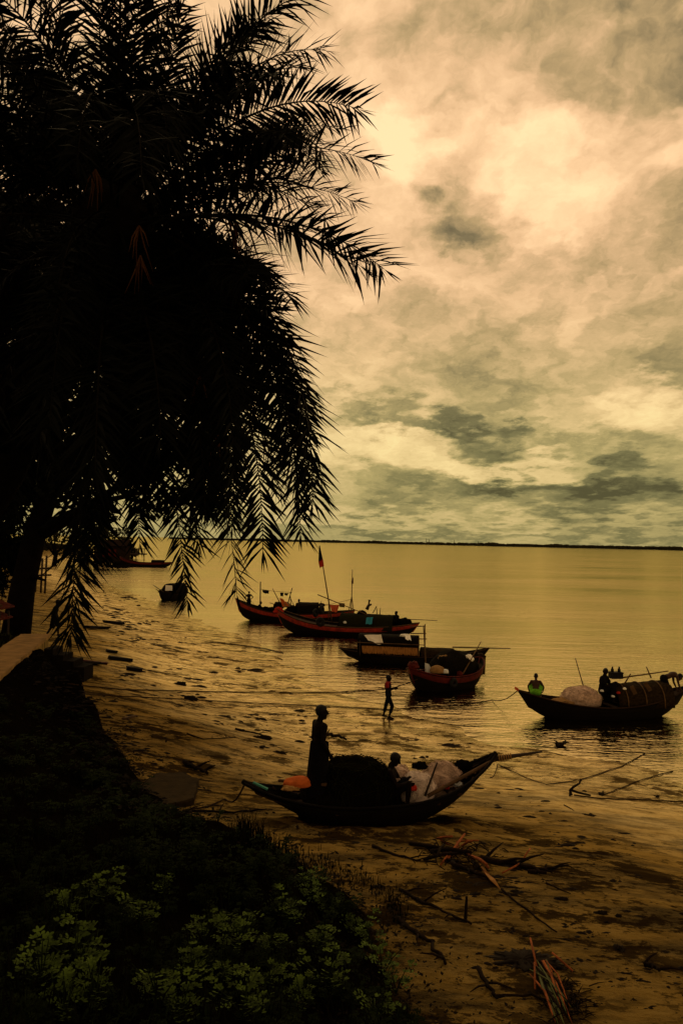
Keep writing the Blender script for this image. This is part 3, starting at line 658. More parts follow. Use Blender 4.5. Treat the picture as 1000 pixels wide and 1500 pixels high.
def body_mb(J, curl=.5):
    mb = MB(); cap = mb.capsule
    spine = (J['neck'] - J['pel']).normalized(); lat = (J['shL'] - J['shR']).normalized(); fw = lat.cross(spine).normalized()
    lat2 = spine.cross(fw); rot = Matrix((fw, lat2, spine)).transposed()
    mb.ell(J['pel'] + spine * .02, (.105, .15, .13), rot); mb.ell(J['pel'].lerp(J['chest'], .5), (.095, .125, .16), rot)
    mb.ell(J['chest'] + spine * .03, (.108, .158, .17), rot)
    cap(J['shL'], J['shR'], .058, .058)
    cap(J['chest'] + spine * .12, J['neck'] + spine * .01, .075, .052); cap(J['neck'], J['head'] - spine * .02, .052, .05)
    hd = J['head']; hf = J.get('face', fw).normalized(); hu = J.get('hup')
    if hu is None: hu = (hd - J['neck']).normalized()
    hu = (hu - hf * hu.dot(hf)).normalized(); hl = hu.cross(hf); hr = Matrix((hf, hl, hu)).transposed()
    H = lambda x, y, z: hd + hf * x + hl * y + hu * z
    mb.ell(H(-.012, 0, .03), (.098, .076, .088), hr); mb.ell(H(.022, 0, -.045), (.068, .058, .072), hr)
    cap(H(.045, 0, -.088), H(.058, 0, -.09), .03, .024)           # chin
    cap(H(.085, 0, .022), H(.108, 0, -.02), .012, .017)            # nose
    cap(H(.076, -.018, -.052), H(.076, .018, -.052), .014, .014)   # mouth
    cap(H(.078, -.04, .035), H(.078, .04, .035), .013, .013)       # brow
    for s in (1, -1):
        mb.ell(H(-.005, .078 * s, -.012), (.024, .012, .034), hr, 8, 6)
        mb.ell(H(.072, .03 * s, .012), (.016, .018, .012), hr, 8, 6)
    for s, k in ((1, 'L'), (-1, 'R')):
        cap(J['sh' + k], J['sh' + k].lerp(J['el' + k], .35), .056, .05); cap(J['sh' + k].lerp(J['el' + k], .35), J['el' + k], .05, .037)
        cap(J['el' + k], J['el' + k].lerp(J['wr' + k], .3), .037, .040); cap(J['el' + k].lerp(J['wr' + k], .3), J['wr' + k], .040, .025)
        cap(J['hip' + k], J['kn' + k], .082, .052); cap(J['kn' + k], J['kn' + k].lerp(J['an' + k], .35), .05, .054)
        cap(J['kn' + k].lerp(J['an' + k], .35), J['an' + k], .054, .034)
        # hand: palm, four bent fingers, thumb from the side of the palm
        w = J['wr' + k]; hdv = (J['hd' + k] - w).normalized(); aux = lat * s if abs(hdv.dot(lat)) < .85 else spine
        pn = (aux - hdv * aux.dot(hdv)).normalized(); sd = hdv.cross(pn).normalized()   # pn: back of the hand
        if sd.dot(fw) < 0: sd = -sd
        pr = Matrix((hdv, sd, pn)).transposed()
        mb.ell(w + hdv * .045, (.052, .038, .017), pr, 10, 7); cap(w, w + hdv * .02, .025, .026)
        for f, (off, ln) in enumerate(((.028, .068), (.0095, .078), (-.0095, .072), (-.027, .055))):
            a = w + hdv * .083 + sd * off; d1 = (hdv + sd * off * 2.5 - pn * curl * .6).normalized(); d2 = (hdv - pn * curl * 1.6).normalized()
            m_ = a + d1 * ln * .5; cap(a - hdv * .02, m_, .0098, .009, 8); cap(m_, m_ + d2 * ln * .5, .009, .0075, 8)
        a = w + hdv * .03 + sd * .03; m_ = a + (hdv * .7 + sd * .8 - pn * .25).normalized() * .035
        cap(a - sd * .012, m_, .013, .011, 8); cap(m_, m_ + (hdv + sd * .2 - pn * .3).normalized() * .03, .0105, .0085, 8)
        an, toe = J['an' + k], J['toe' + k]; fd = (toe - an); fd.z *= .6; fdn = fd.normalized()
        heel = an - fdn * .035 - Vector((0, 0, .035)); cap(heel, heel.lerp(toe, .55), .034, .036); cap(heel.lerp(toe, .5), toe, .036, .024); cap(an, heel, .034, .03)
        fs = fdn.cross(Vector((0, 0, 1))).normalized()
        for q in range(5): cap(toe + fs * (q - 2) * .014, toe + fs * (q - 2) * .015 + fdn * (.035 - .003 * abs(q - 1)), .010, .008, 6)
    return mb, rot, (hr, hd, H)
def hair_mb(H, hr, hd, long=0):
    mb = MB()
    def fn(d, p): return p * (1 + .06 * nz(d * 7))
    mb.ell(H(-.016, 0, .042), (.097, .080, .092), hr, 20, 14, fn); mb.ell(H(-.045, 0, .010), (.062, .074, .070), hr, 16, 10, fn)
    mb.ell(H(.03, 0, .075), (.055, .06, .045), hr, 14, 8, fn)
    return mb
def lungi(J, top, hem, wx, wy, hx, hy, cx=0, folds=.02, seed=1):
    """wrapped cloth skirt: elliptical tube with vertical folds, closed at the waist"""
    mb = MB(); rows = []; n = 44
    for j in range(15):
        t = j / 14; z = top + (hem - top) * t; row = []
        ax = wx + (hx - wx) * t ** .8; ay = wy + (hy - wy) * t ** .8; c = cx * t ** 1.3
        for i in range(n):
            a = 2 * math.pi * i / n; k = 1 + folds * t * (3.2 * math.sin(5 * a + seed + 1.3 * t) + 1.6 * math.sin(9 * a + 2 * seed)) * .5
            row.append(Vector((J['pel'].x + c + ax * k * math.cos(a), J['pel'].y + ay * k * math.sin(a), z)))
        rows.append(row)
    inner = [[p + (Vector((J['pel'].x, J['pel'].y, p.z)) - p) * .06 for p in r] for r in reversed(rows)]
    mb.loft(rows + inner, True)
    return mb
def limb_cover(J, parts, infl):
    mb = MB(); spine = (J['neck'] - J['pel']).normalized(); lat = (J['shL'] - J['shR']).normalized(); fw = lat.cross(spine).normalized()
    rot = Matrix((fw, spine.cross(fw), spine)).transposed(); cap = mb.capsule
    if 'torso' in parts:
        mb.ell(J['pel'].lerp(J['chest'], .15) , (.108 + infl, .148 + infl, .14), rot); mb.ell(J['pel'].lerp(J['chest'], .5), (.100 + infl, .132 + infl, .17), rot)
        mb.ell(J['chest'] + spine * .02, (.110 + infl, .160 + infl, .165), rot); cap(J['shL'], J['shR'], .060 + infl, .060 + infl)
        for k in 'LR': cap(J['sh' + k], J['sh' + k].lerp(J['el' + k], .62), .058 + infl, .055 + infl)
    if 'hips' in parts:
        mb.ell(J['pel'] + spine * .01, (.110 + infl, .155 + infl, .135), rot)
        for k in 'LR': cap(J['hip' + k], J['hip' + k].lerp(J['kn' + k], parts['hips']), .086 + infl, .066 + infl)
    if 'legs' in parts:
        for k in 'LR':
            cap(J['hip' + k], J['kn' + k], .086 + infl, .06 + infl); e = J['kn' + k].lerp(J['an' + k], parts['legs']); cap(J['kn' + k], e, .06 + infl, .055 + infl)
    return mb
def person(loc, yaw, J, label, clothes=(), scale=1.0, voxel=.010, skin='skin', curl=.5, group=None):
    root = empty('person', loc, yaw, label, 'person', group)
    mb, rot, (hr, hd, H) = body_mb(J, curl)
    def sc(m_): m_.v = [tuple(Vector(p) * scale) for p in m_.v]; return m_
    remeshed('body', sc(mb), M[skin], root, voxel, 2)
    remeshed('hair', sc(hair_mb(H, hr, hd)), M['hair'], root, max(voxel, .011), 1)
    for (nm, m_, c) in clothes:
        if nm.startswith('lungi'): sc(c).build('lungi', M[m_], root)
        else: remeshed(nm, sc(c), M[m_], root, max(voxel, .012), 3)
    return root

# ------------------------------------------------------------------ boats
class Boat: pass
def boat(name, label, loc, yaw, L, B, D, draft, rb, rs, hull='tar', gun='brown', strake=None, kf=.68, p=2.2, q=.75, decks=((.02, .22), (.8, .98)), deckoff=.10, thw=(.35, .5, .65), group='wooden boats along the shore', ph=2.3, kr=.55, kp=4):
    o = Boat(); root = empty(name, loc, yaw, label, 'boat', group); o.root = root
    def hb(t): return max(.025, B / 2 * max(0, 1 - abs(2 * t - 1) ** p) ** q)
    def zs(t): return D - draft + rb * max(0, 1 - 2 * t) ** ph + rs * max(0, 2 * t - 1) ** ph
    def zk(t): return -draft + kr * D * abs(2 * t - 1) ** kp
    def P(t, s, sg, off=0.0, up=0.0):
        x = L * (t - .5) * (kf + (1 - kf) * s ** .7)
        y = max(hb(t) * math.sin(s * math.pi / 2) ** .85 + off, .004) * sg
        z = zk(t) + (zs(t) - zk(t)) * (1 - math.cos(s * math.pi / 2)) ** .9 + up
        return Vector((x, y, z))
    o.hb, o.zs, o.zk, o.P = hb, zs, zk, P
    n, m = 44, 9; ss = [k / (m - 1) for k in range(m)]
    T = [.5 - .5 * math.cos(math.pi * k / (n - 1)) for k in range(n)]
    rows = []
    for t in T:
        outer = [P(t, s, -1) for s in reversed(ss)] + [P(t, s, 1) for s in ss[1:]]
        inner = [P(t, s, 1, -.045, .05 * (1 - s)) for s in reversed(ss)] + [P(t, s, -1, -.045, .05 * (1 - s)) for s in ss[1:]]
        rows.append(outer + inner)
    mb = MB(); mb.loft(rows, True, True); mb.build('hull', M[hull], root)
    mb = MB()
    for sg in (-1, 1): mb.tube([P(t, 1, sg, .012, .01) for t in T], .036, 6, .7)
    mb.build('gunwale', M[gun], root)
    if strake:
        for sg in (-1, 1):
            mb = MB(); rws = []
            for t in T: rws.append([P(t, s, sg, .012 if 0 < i < 4 else .001) for i, s in enumerate((.80, .82, .89, .955, .97))])
            mb.loft(rws, False); mb.build('strake', M[strake], root)
    for (a, b) in decks:
        mb = MB(); rws = []
        for k in range(13):
            t = a + (b - a) * k / 12; w = hb(t) * .93; z = zs(t) - deckoff; x = L * (t - .5) * (kf + (1 - kf) * .93)
            rws.append([Vector((x, -w, z)), Vector((x, w, z)), Vector((x, w, z - .04)), Vector((x, -w, z - .04))])
        mb.loft(rws, True, True); mb.build('deck', M['brown'], root, False)
    for t in thw:
        w = hb(t) * .95; z = zs(t) - .10; x = L * (t - .5) * .97
        mb = MB(); mb.box((x, 0, z), (.20, 2 * w, .04)); mb.build('thwart', M['brown'], root, False)
    for e in (0, 1):
        mb = MB(); mb.tube([P(e, .0, 0), P(e, .5, 0), P(e, 1, 0, 0, .03)], [.05, .05, .04], 6); mb.build('stem_post', M[strake or hull], root)
    mb = MB()
    for k in range(14):   # ribs inside the hull
        t = .12 + .76 * k / 13
        for sg in (-1, 1): mb.tube([P(t, s, sg, -.055, .02) for s in (.35, .6, .8, .97)], .022, 5)
    mb.build('ribs', M['brown'], root)
    o.W = lambda x, y, z: Vector(loc) + Matrix.Rotation(yaw, 3, 'Z') @ Vector((x, y, z))
    o.inv = lambda p: Matrix.Rotation(-yaw, 3, 'Z') @ (Vector(p) - Vector(loc))
    o.pix = lambda px, py, y=0.0: o.inv(at(px, py, _depth(o, px, py, y)))
    o.loc, o.yaw = Vector(loc), yaw
    return o
def _depth(o, px, py, y):
    # depth where the viewing ray through (px,py) crosses the boat's lengthwise plane at offset y
    n = Matrix.Rotation(o.yaw, 3, 'Z') @ Vector((0, 1, 0)); p0 = o.loc + n * y; d = ray(px, py)
    t = (p0 - CAM).dot(n) / d.dot(n); return t * d.y
def canopy(root, x0, x1, w, h, z0, m, name='canopy', th=.05, sag=.03, pw=2.3, seed=0, rise=0):
    mb = MB(); rows = []; n = 17
    for k in range(11):
        x = x0 + (x1 - x0) * k / 10; o_, i_ = [], []
        for j in range(n):
            a = math.pi * j / (n - 1); c, s = math.cos(a), math.sin(a)
            jt = sag * nz((x * 2.3 + seed, j * .6, 0)); hh = h + rise * k / 10
            yy = math.copysign(abs(c) ** (2 / pw), c) * w / 2; zz = abs(s) ** (2 / pw) * hh
            o_.append(Vector((x, yy * (1 + jt / w), z0 + zz + jt))); i_.append(Vector((x, yy * (1 - 2 * th / w), z0 + zz * (1 - th / hh) + jt)))
        rows.append(o_ + list(reversed(i_)))
    mb.loft(rows, True, True); return mb.build(name, M[m], root)
def pole(root, name, a, b, r=.03, m='bamboo', taper=.6, bend=0.0):
    a, b = Vector(a), Vector(b); mb = MB(); pts = []
    for k in range(7):
        t = k / 6; pts.append(a.lerp(b, t) + Vector((0, 0, -bend * math.sin(math.pi * t))))
    mb.tube(pts, [r * (1 - (1 - taper) * k / 6) for k in range(7)], 7); return mb.build(name, M[m], root)
def wpole(name, a, b, label, cat, r=.03, m='bamboo', bend=0.0, group=None):
    a, b = Vector(a), Vector(b); mb = MB(); mb.tube([a.lerp(b, k / 6) + Vector((0, 0, -bend * math.sin(math.pi * k / 6))) for k in range(7)], [r * (1 - .06 * k) for k in range(7)], 7)
    return thing(mb, name, M[m], label, cat, group)
def heap(name, c, rad, m, label, cat, seed=0, amp=.22, rot=None, strands=0, strand_mat=None, group=None, fr=2.0, flat=True, box=None):
    c = Vector(c); root = empty(name, c, 0, label, cat, group) if strands else None
    mb = MB(); sv = Vector((seed * 3.7, seed * 1.3, 0))
    def fn(d, p):
        k = 1 + amp * nz(d * fr + sv) + amp * .45 * nz(d * fr * 3 + sv) + amp * .2 * nz(d * fr * 8 + sv)
        q = Vector([math.copysign(abs(a) ** e * b, a) for a, b, e in zip(d, rad, box)]) * k if box else p * k
        if flat and q.z < -rad[2] * .35: q.z = -rad[2] * .35
        return q
    mb.ell((0, 0, rad[2] * .35) if flat else (0, 0, 0), rad, rot, 40, 26, fn)
    if not strands:
        mb.v = [tuple(Vector(p) + c) for p in mb.v]; return thing(mb, name, M[m], label, cat, group)
    mb.build('bundle' if 'net' in name else 'body', M[m], root); r = random.Random(seed); sm = MB()
    for k in range(strands):
        d = Vector((r.gauss(0, 1), r.gauss(0, 1), abs(r.gauss(0, 1)) * .8 + .05)).normalized(); t = d.orthogonal().normalized(); t = Matrix.Rotation(r.uniform(0, 6.28), 3, d) @ t
        pts = []
        for j in range(5):
            e = (d + t * (j - 2) * r.uniform(.05, .14)).normalized(); p = fn(e, Vector((e.x * rad[0], e.y * rad[1], e.z * rad[2])))
            p = (rot @ p if rot is not None else p) + Vector((0, 0, rad[2] * .35 if flat else 0)); pts.append(p * (1.01 + r.uniform(0, .05)))
        sm.tube(pts, .006, 4)
    sm.build('netting', M[strand_mat or m], root)['kind'] = 'stuff'; return root
def cloth(name, quad, m, label, cat, nu=12, nv=10, wave=.03, seed=0, ragged=.0, group=None, parent=None):
    """hanging or draped cloth between four corners (top-left, top-right, bottom-right, bottom-left), with folds and a hem, 6 mm thick"""
    tl, tr, br, bl = [Vector(q) for q in quad]; mb = MB(); nrm = (tr - tl).cross(bl - tl).normalized(); rows = []
    for j in range(nv):
        v = j / (nv - 1); row = []
        for i in range(nu):
            u = i / (nu - 1); vv = v * (1 - ragged * (.5 + .5 * math.sin(7 * u + seed)) * (v > .3))
            p = tl.lerp(tr, u).lerp(bl.lerp(br, u), vv)
            row.append(p + nrm * wave * (math.sin(9 * u + seed) * (.3 + v) + .5 * nz((u * 3 + seed, v * 3, 0))))
        rows.append(row)
    back = [[p + nrm * .006 for p in r] for r in rows]
    mb.loft(rows, False); mb.loft([list(reversed(r)) for r in back], False)
    edge = rows[0] + [r[-1] for r in rows[1:]] + list(reversed(rows[-1]))[1:] + [r[0] for r in reversed(rows)][1:-1]
    eb = [p + nrm * .006 for p in edge]; mb.loft([edge, eb], True)
    if parent is not None: return mb.build(name, M[m], parent)
    return thing(mb, name, M[m], label, cat, group)
def tyre(c, axis, r, label, group='rubber tyre fenders'):
    c, ax = Vector(c), Vector(axis).normalized(); u = ax.orthogonal().normalized(); v = ax.cross(u); mb = MB(); rows = []
    for k in range(20):
        a = 2 * math.pi * k / 20; d = u * math.cos(a) + v * math.sin(a)
        rows.append([c + d * (r * .64 + r * .36 * math.cos(2 * math.pi * j / 8)) + ax * r * .34 * math.sin(2 * math.pi * j / 8) for j in range(8)])
    mb.loft(rows + [rows[0]], True); return thing(mb, 'tyre_fender', M['rubber'], label, 'tyre', group)

def two_ends(pb, zb, ps, zs_):
    """bow and stern tips from their pixels and heights -> loc, yaw, length"""
    out = []
    for (px, py), z in ((pb, zb), (ps, zs_)):
        d = ray(px, py); t = (z - CAMZ) / d.z; out.append(CAM + d * t)
    a, b = out; d = b - a; return (a + b) / 2, math.atan2(d.y, d.x), math.hypot(d.x, d.y)

# --- near boat on the mud
def near_boat():
    cen, yaw, L = two_ends((355, 1147), 1.98, (726, 1104), 2.20)
    g = zt(cen.x, cen.y); loc = Vector((cen.x, cen.y, g - .09))
    o = boat('fishing_boat', 'black country boat aground on the mud carrying a dark net heap and white net bundles', loc, yaw, L, 1.30, .54, 0, 1.98 - g - .45, 2.20 - g - .45, 'tar', 'tar', None, .60, 2.0, .8, decks=((.03, .27), (.93, .985)), deckoff=.06, thw=(.33, .70, .80), ph=2.7, kr=1.15, kp=2.6)
    P_ = o.pix; W = lambda px, py, y=0.0, dz=0: o.W(*(P_(px, py, y) + Vector((0, 0, dz))))
    fl = o.loc.z + .30
    # net heap
    c = W(517, 1150, .05); heap('net_heap', (c.x, c.y, fl), (.62, .50, .62), 'darknet', 'big black heap of fishing net amidships on the grounded boat', 'net heap', 2, .16, Matrix.Rotation(yaw, 3, 'Z'), 160, 'greennet', box=(.62, .8, .5))
    # heap of sacks under it fills the hold
    c = W(485, 1175, .0); heap('net_heap', (c.x, c.y, fl - .05), (.62, .50, .40), 'darknet', 'low dark bundle of net at the standing man’s feet on grounded boat'.replace('’', "'"), 'net heap', 5, .15, Matrix.Rotation(yaw, 3, 'Z'))
    # pale net bundles
    c = W(612, 1150, -.12); heap('net_bundle', (c.x, c.y, c.z - .25), (.31, .30, .36), 'netwhite', 'pale net bundle beside the seated boy, with an upright black stake against it', 'net bundle', 3, .12, None, 110, 'netwhite', 'pale net bundles')
    c = W(647, 1138, .25); heap('net_bundle', (c.x, c.y, c.z - .28), (.40, .34, .42), 'net', 'taller pinkish net bundle under the long bamboo oar of the grounded boat', 'net bundle', 8, .13, None, 130, 'net', 'pale net bundles')
    c = W(583, 1138, .2); heap('net_bundle', (c.x, c.y, c.z - .2), (.26, .26, .30), 'net', 'small brownish net bundle behind the seated boy', 'net bundle', 12, .15, None, 50, 'net', 'pale net bundles')
    c = W(614, 1120, .1); heap('basket', (c.x, c.y, c.z - .06), (.14, .12, .08), 'darknet', 'dark coil of floats lying on top of the pale net bundles', 'float coil', 4, .3)
    c = W(655, 1114, .32); heap('basket', (c.x + .28, c.y, c.z - .12), (.16, .12, .10), 'darknet', 'black cloth bundle tucked behind the taller pinkish net bundle', 'bundle', 9, .25)
    c = W(603, 1154, -.35); heap('cloth_bundle', (c.x, c.y, c.z - .04), (.085, .06, .07), 'redcloth', 'small crumpled red cloth beside the pale net bundle', 'cloth', 14, .35)
    c = W(437, 1148, -.05); heap('cloth_bundle', (c.x, c.y, c.z - .03), (.27, .17, .11), 'orange', 'rounded orange cloth bundle on the bow deck of the grounded boat', 'cloth bundle', 6, .10, Matrix.Rotation(yaw, 3, 'Z'))
    c = W(425, 1155, -.2); heap('rope_coil', (c.x, c.y, c.z - .02), (.14, .08, .045), 'palerope', 'frayed pale rope lying beside the orange cloth bundle', 'rope', 16, .4)
    mb = MB(); a, b = W(371, 1146, -.12), W(392, 1156, -.24); mb.beam(a, b, .05, .025); thing(mb, 'turquoise_plank', M['turq'], 'short turquoise plank on bow edge of the grounded boat', 'plank', None, False)
    mb = MB(); a, b = W(408, 1145, .2, .02), W(478, 1152, -.28, .03); mb.beam(a, b, .06, .04); thing(mb, 'wooden_plank', M['pale_wood'], 'weathered plank across the bow deck beside orange cloth', 'plank', None, False)
    for i, (px, py, y, s) in enumerate([(705 - 35, 1147, -.1, .05), (652, 1151, -.2, .045), (688, 1140, .05, .06)]):
        c = W(px, py, y); heap('plastic_bag', (c.x, c.y, c.z - .05), (s * 1.6, s, s), ['plastic', 'redcloth', 'pale_wood'][i], ['crumpled white plastic bag in the stern of the grounded boat', 'faded red rag in the stern of the grounded boat', 'brown wooden float in the stern of the grounded boat'][i], ['bag', 'rag', 'float'][i], 20 + i, .4)
    for i in range(7):
        a = W(660 + 7 * i, 1150 - 3.5 * i, -.2); b_ = W(672 + 6 * i, 1143 - 3.4 * i, .2); mb = MB(); mb.beam(a, b_, .04, .02); mb.build('floor_slat', M['pale_wood' if i % 2 else 'brown'], o.root, False)
        k = bpy.data.objects[-1] if False else None
    for ch in o.root.children:
        if ch.name.startswith('floor_slat'):
            for v in ch.data.vertices: v.co = o.inv(v.co)
    wpole('stake', W(622, 1166, -.5), W(640, 1117, -.5), 'black upright stake leaning against the pale net bundle', 'stake', .022, 'darkpole')
    # long bamboo oar with lashing and dark blade
    a = W(626, 1166, -.42); b_ = W(727, 1111, .0); c_ = W(793, 1101, .15)
    root = empty('oar', a, 0, 'long bamboo oar lashed to the stern of the grounded boat', 'oar')
    pole(root, 'shaft', (0, 0, 0), b_ - a, .036, 'pale_wood', .9); pole(root, 'blade', b_ - a - (c_ - b_) * .05, c_ - a, .05, 'darkpole', .35)
    mb = MB(); d = (c_ - b_)
    for k in range(6): mb.tube([b_ - a + d * (.05 + .05 * k) + Vector((math.cos(q * .9) * .01, math.cos(q * .7) * .052, math.sin(q * .7) * .052)) for q in range(10)], .011, 5)
    mb.build('lashing', M['palerope'], root)
    # people
    J = pose_stand(); upd(J, dict(chest=(-.015, 0, 1.17), neck=(-.01, 0, 1.345), head=(.03, 0, 1.485), elL=(-.02, .20, 1.03), wrL=(.10, .16, .85), hdL=(.18, .14, .79), elR=(-.04, -.21, 1.04), wrR=(.09, -.19, .84), hdR=(.15, -.18, .75)))
    J['face'] = V3(math.cos(R(28)), -math.sin(R(28)), 0)
    ft = W(466, 1176, -.05); top = W(466, 1034, -.05); s = (top.z - ft.z) / 1.60
    lg = lungi(J, 1.0, .06, .145, .180, .19, .20, -.05, .03, 2)
    person(ft, R(28), J, 'bare-chested person in long dark wrap skirt standing on the grounded boat', [('lungi', 'darkcloth', lg)], s, .0085, 'skinshade')
    J = sit_pose(); upd(J, dict(head=(.11, 0, .735), neck=(.03, 0, .62))); J['face'] = V3(.9, -.1, -.40); J['hup'] = V3(.35, 0, 1)
    p = W(570, 1103, -.12); person((p.x, p.y, p.z - .85 * .93), -.15, J, 'seated boy with bowed head between the black net heap and pale bundles', [('shorts', 'darkcloth', limb_cover(J, {'hips': .8}, .012))], .93, .0085, 'skinshade')
    # mooring line from the bow
    return o
def sit_pose():
    J = pose_stand(); upd(J, dict(pel=(0, 0, .12), chest=(.03, 0, .42), neck=(.05, 0, .60), head=(.09, 0, .735)))
    for s, k in ((1, 'L'), (-1, 'R')):
        upd(J, {'sh' + k: (.04, .165 * s, .54), 'el' + k: (.17, .24 * s, .32), 'wr' + k: (.36, .16 * s, .36), 'hd' + k: (.43, .13 * s, .34),
                'hip' + k: (.02, .09 * s, .10), 'kn' + k: (.38, .15 * s, .36), 'an' + k: (.36, .13 * s, -.02), 'toe' + k: (.50, .14 * s, -.06)})
    return J
def squat_pose():
    J = pose_stand(); upd(J, dict(pel=(0, 0, .22), chest=(.14, 0, .50), neck=(.20, 0, .67), head=(.25, 0, .80)))
    for s, k in ((1, 'L'), (-1, 'R')):
        upd(J, {'sh' + k: (.18, .165 * s, .61), 'el' + k: (.27, .30 * s, .40), 'wr' + k: (.40, .27 * s, .20), 'hd' + k: (.46, .25 * s, .14),
                'hip' + k: (.02, .09 * s, .20), 'kn' + k: (.36, .22 * s, .46), 'an' + k: (.14, .17 * s, .07), 'toe' + k: (.28, .20 * s, .03)})
    return J
NB = near_boat()

# --- walker on the wet mud
g = hit(568, 1052); J = pose_stand()
upd(J, dict(chest=(-.03, 0, 1.17), neck=(-.035, 0, 1.345), head=(.0, 0, 1.485), elL=(.03, .22, 1.06), wrL=(.24, .10, 1.13), hdL=(.32, .06, 1.13), elR=(.02, -.23, 1.06), wrR=(.23, -.12, 1.13), hdR=(.31, -.08, 1.14),
            knL=(-.10, .09, .47), anL=(-.19, .09, .085), toeL=(-.04, .10, .03), knR=(.17, -.09, .48), anR=(.06, -.09, .085), toeR=(.21, -.10, .03)))
for k in 'LR': J['sh' + k].x -= .035
s_ = (at(568, 989, g.y).z - g.z) / 1.6
walker = person(g, -.25, J, 'walking person in red-shouldered dark shirt on the wet mud, forearms held forward', [('shirt', 'navy', limb_cover(J, {'torso': 1}, .012)), ('trousers', 'navy', limb_cover(J, {'hips': .5, 'legs': .55}, .012))], s_, .011, 'skinshade')
mb = MB()
for k in 'LR': mb.capsule(J['sh' + k] + Vector((0, 0, .005)), J['sh' + k].lerp(J['el' + k], .42), .085, .080)
mb.capsule(J['shL'] + Vector((0, 0, .02)), J['shR'] + Vector((0, 0, .02)), .074, .074)
mb.v = [tuple(Vector(p) * s_) for p in mb.v]; remeshed('shoulder_panel', mb, M['maroon'], walker, .012, 3)

# --- striding person at the end of the river wall
g = hit(79, 933); J = pose_stand()
upd(J, dict(pel=(0, 0, .84), hipL=(0, .085, .80), hipR=(0, -.085, .80), chest=(.04, 0, 1.12), neck=(.07, 0, 1.29), head=(.12, 0, 1.42), knL=(.14, .09, .47), anL=(.16, .09, .09), toeL=(.31, .10, .03), knR=(-.08, -.09, .43), anR=(-.27, -.09, .12), toeR=(-.14, -.1, .03)))
for k in 'LR': J['sh' + k] = J['sh' + k] + Vector((.06, 0, -.06)); J['el' + k] = J['el' + k] + Vector((.06, 0, -.05)); J['wr' + k] += Vector((.08, 0, -.03)); J['hd' + k] += Vector((.08, 0, -.03))
s_ = .0 + (at(79, 878, g.y).z - g.z) / 1.55
person(g, .2, J, 'person in knee-length dark shorts striding past the end of the river wall', [('shorts', 'darkcloth', limb_cover(J, {'hips': .95}, .03)), ('shirt', 'darkcloth', limb_cover(J, {'torso': 1}, .015))], s_, .012, 'skinshade')

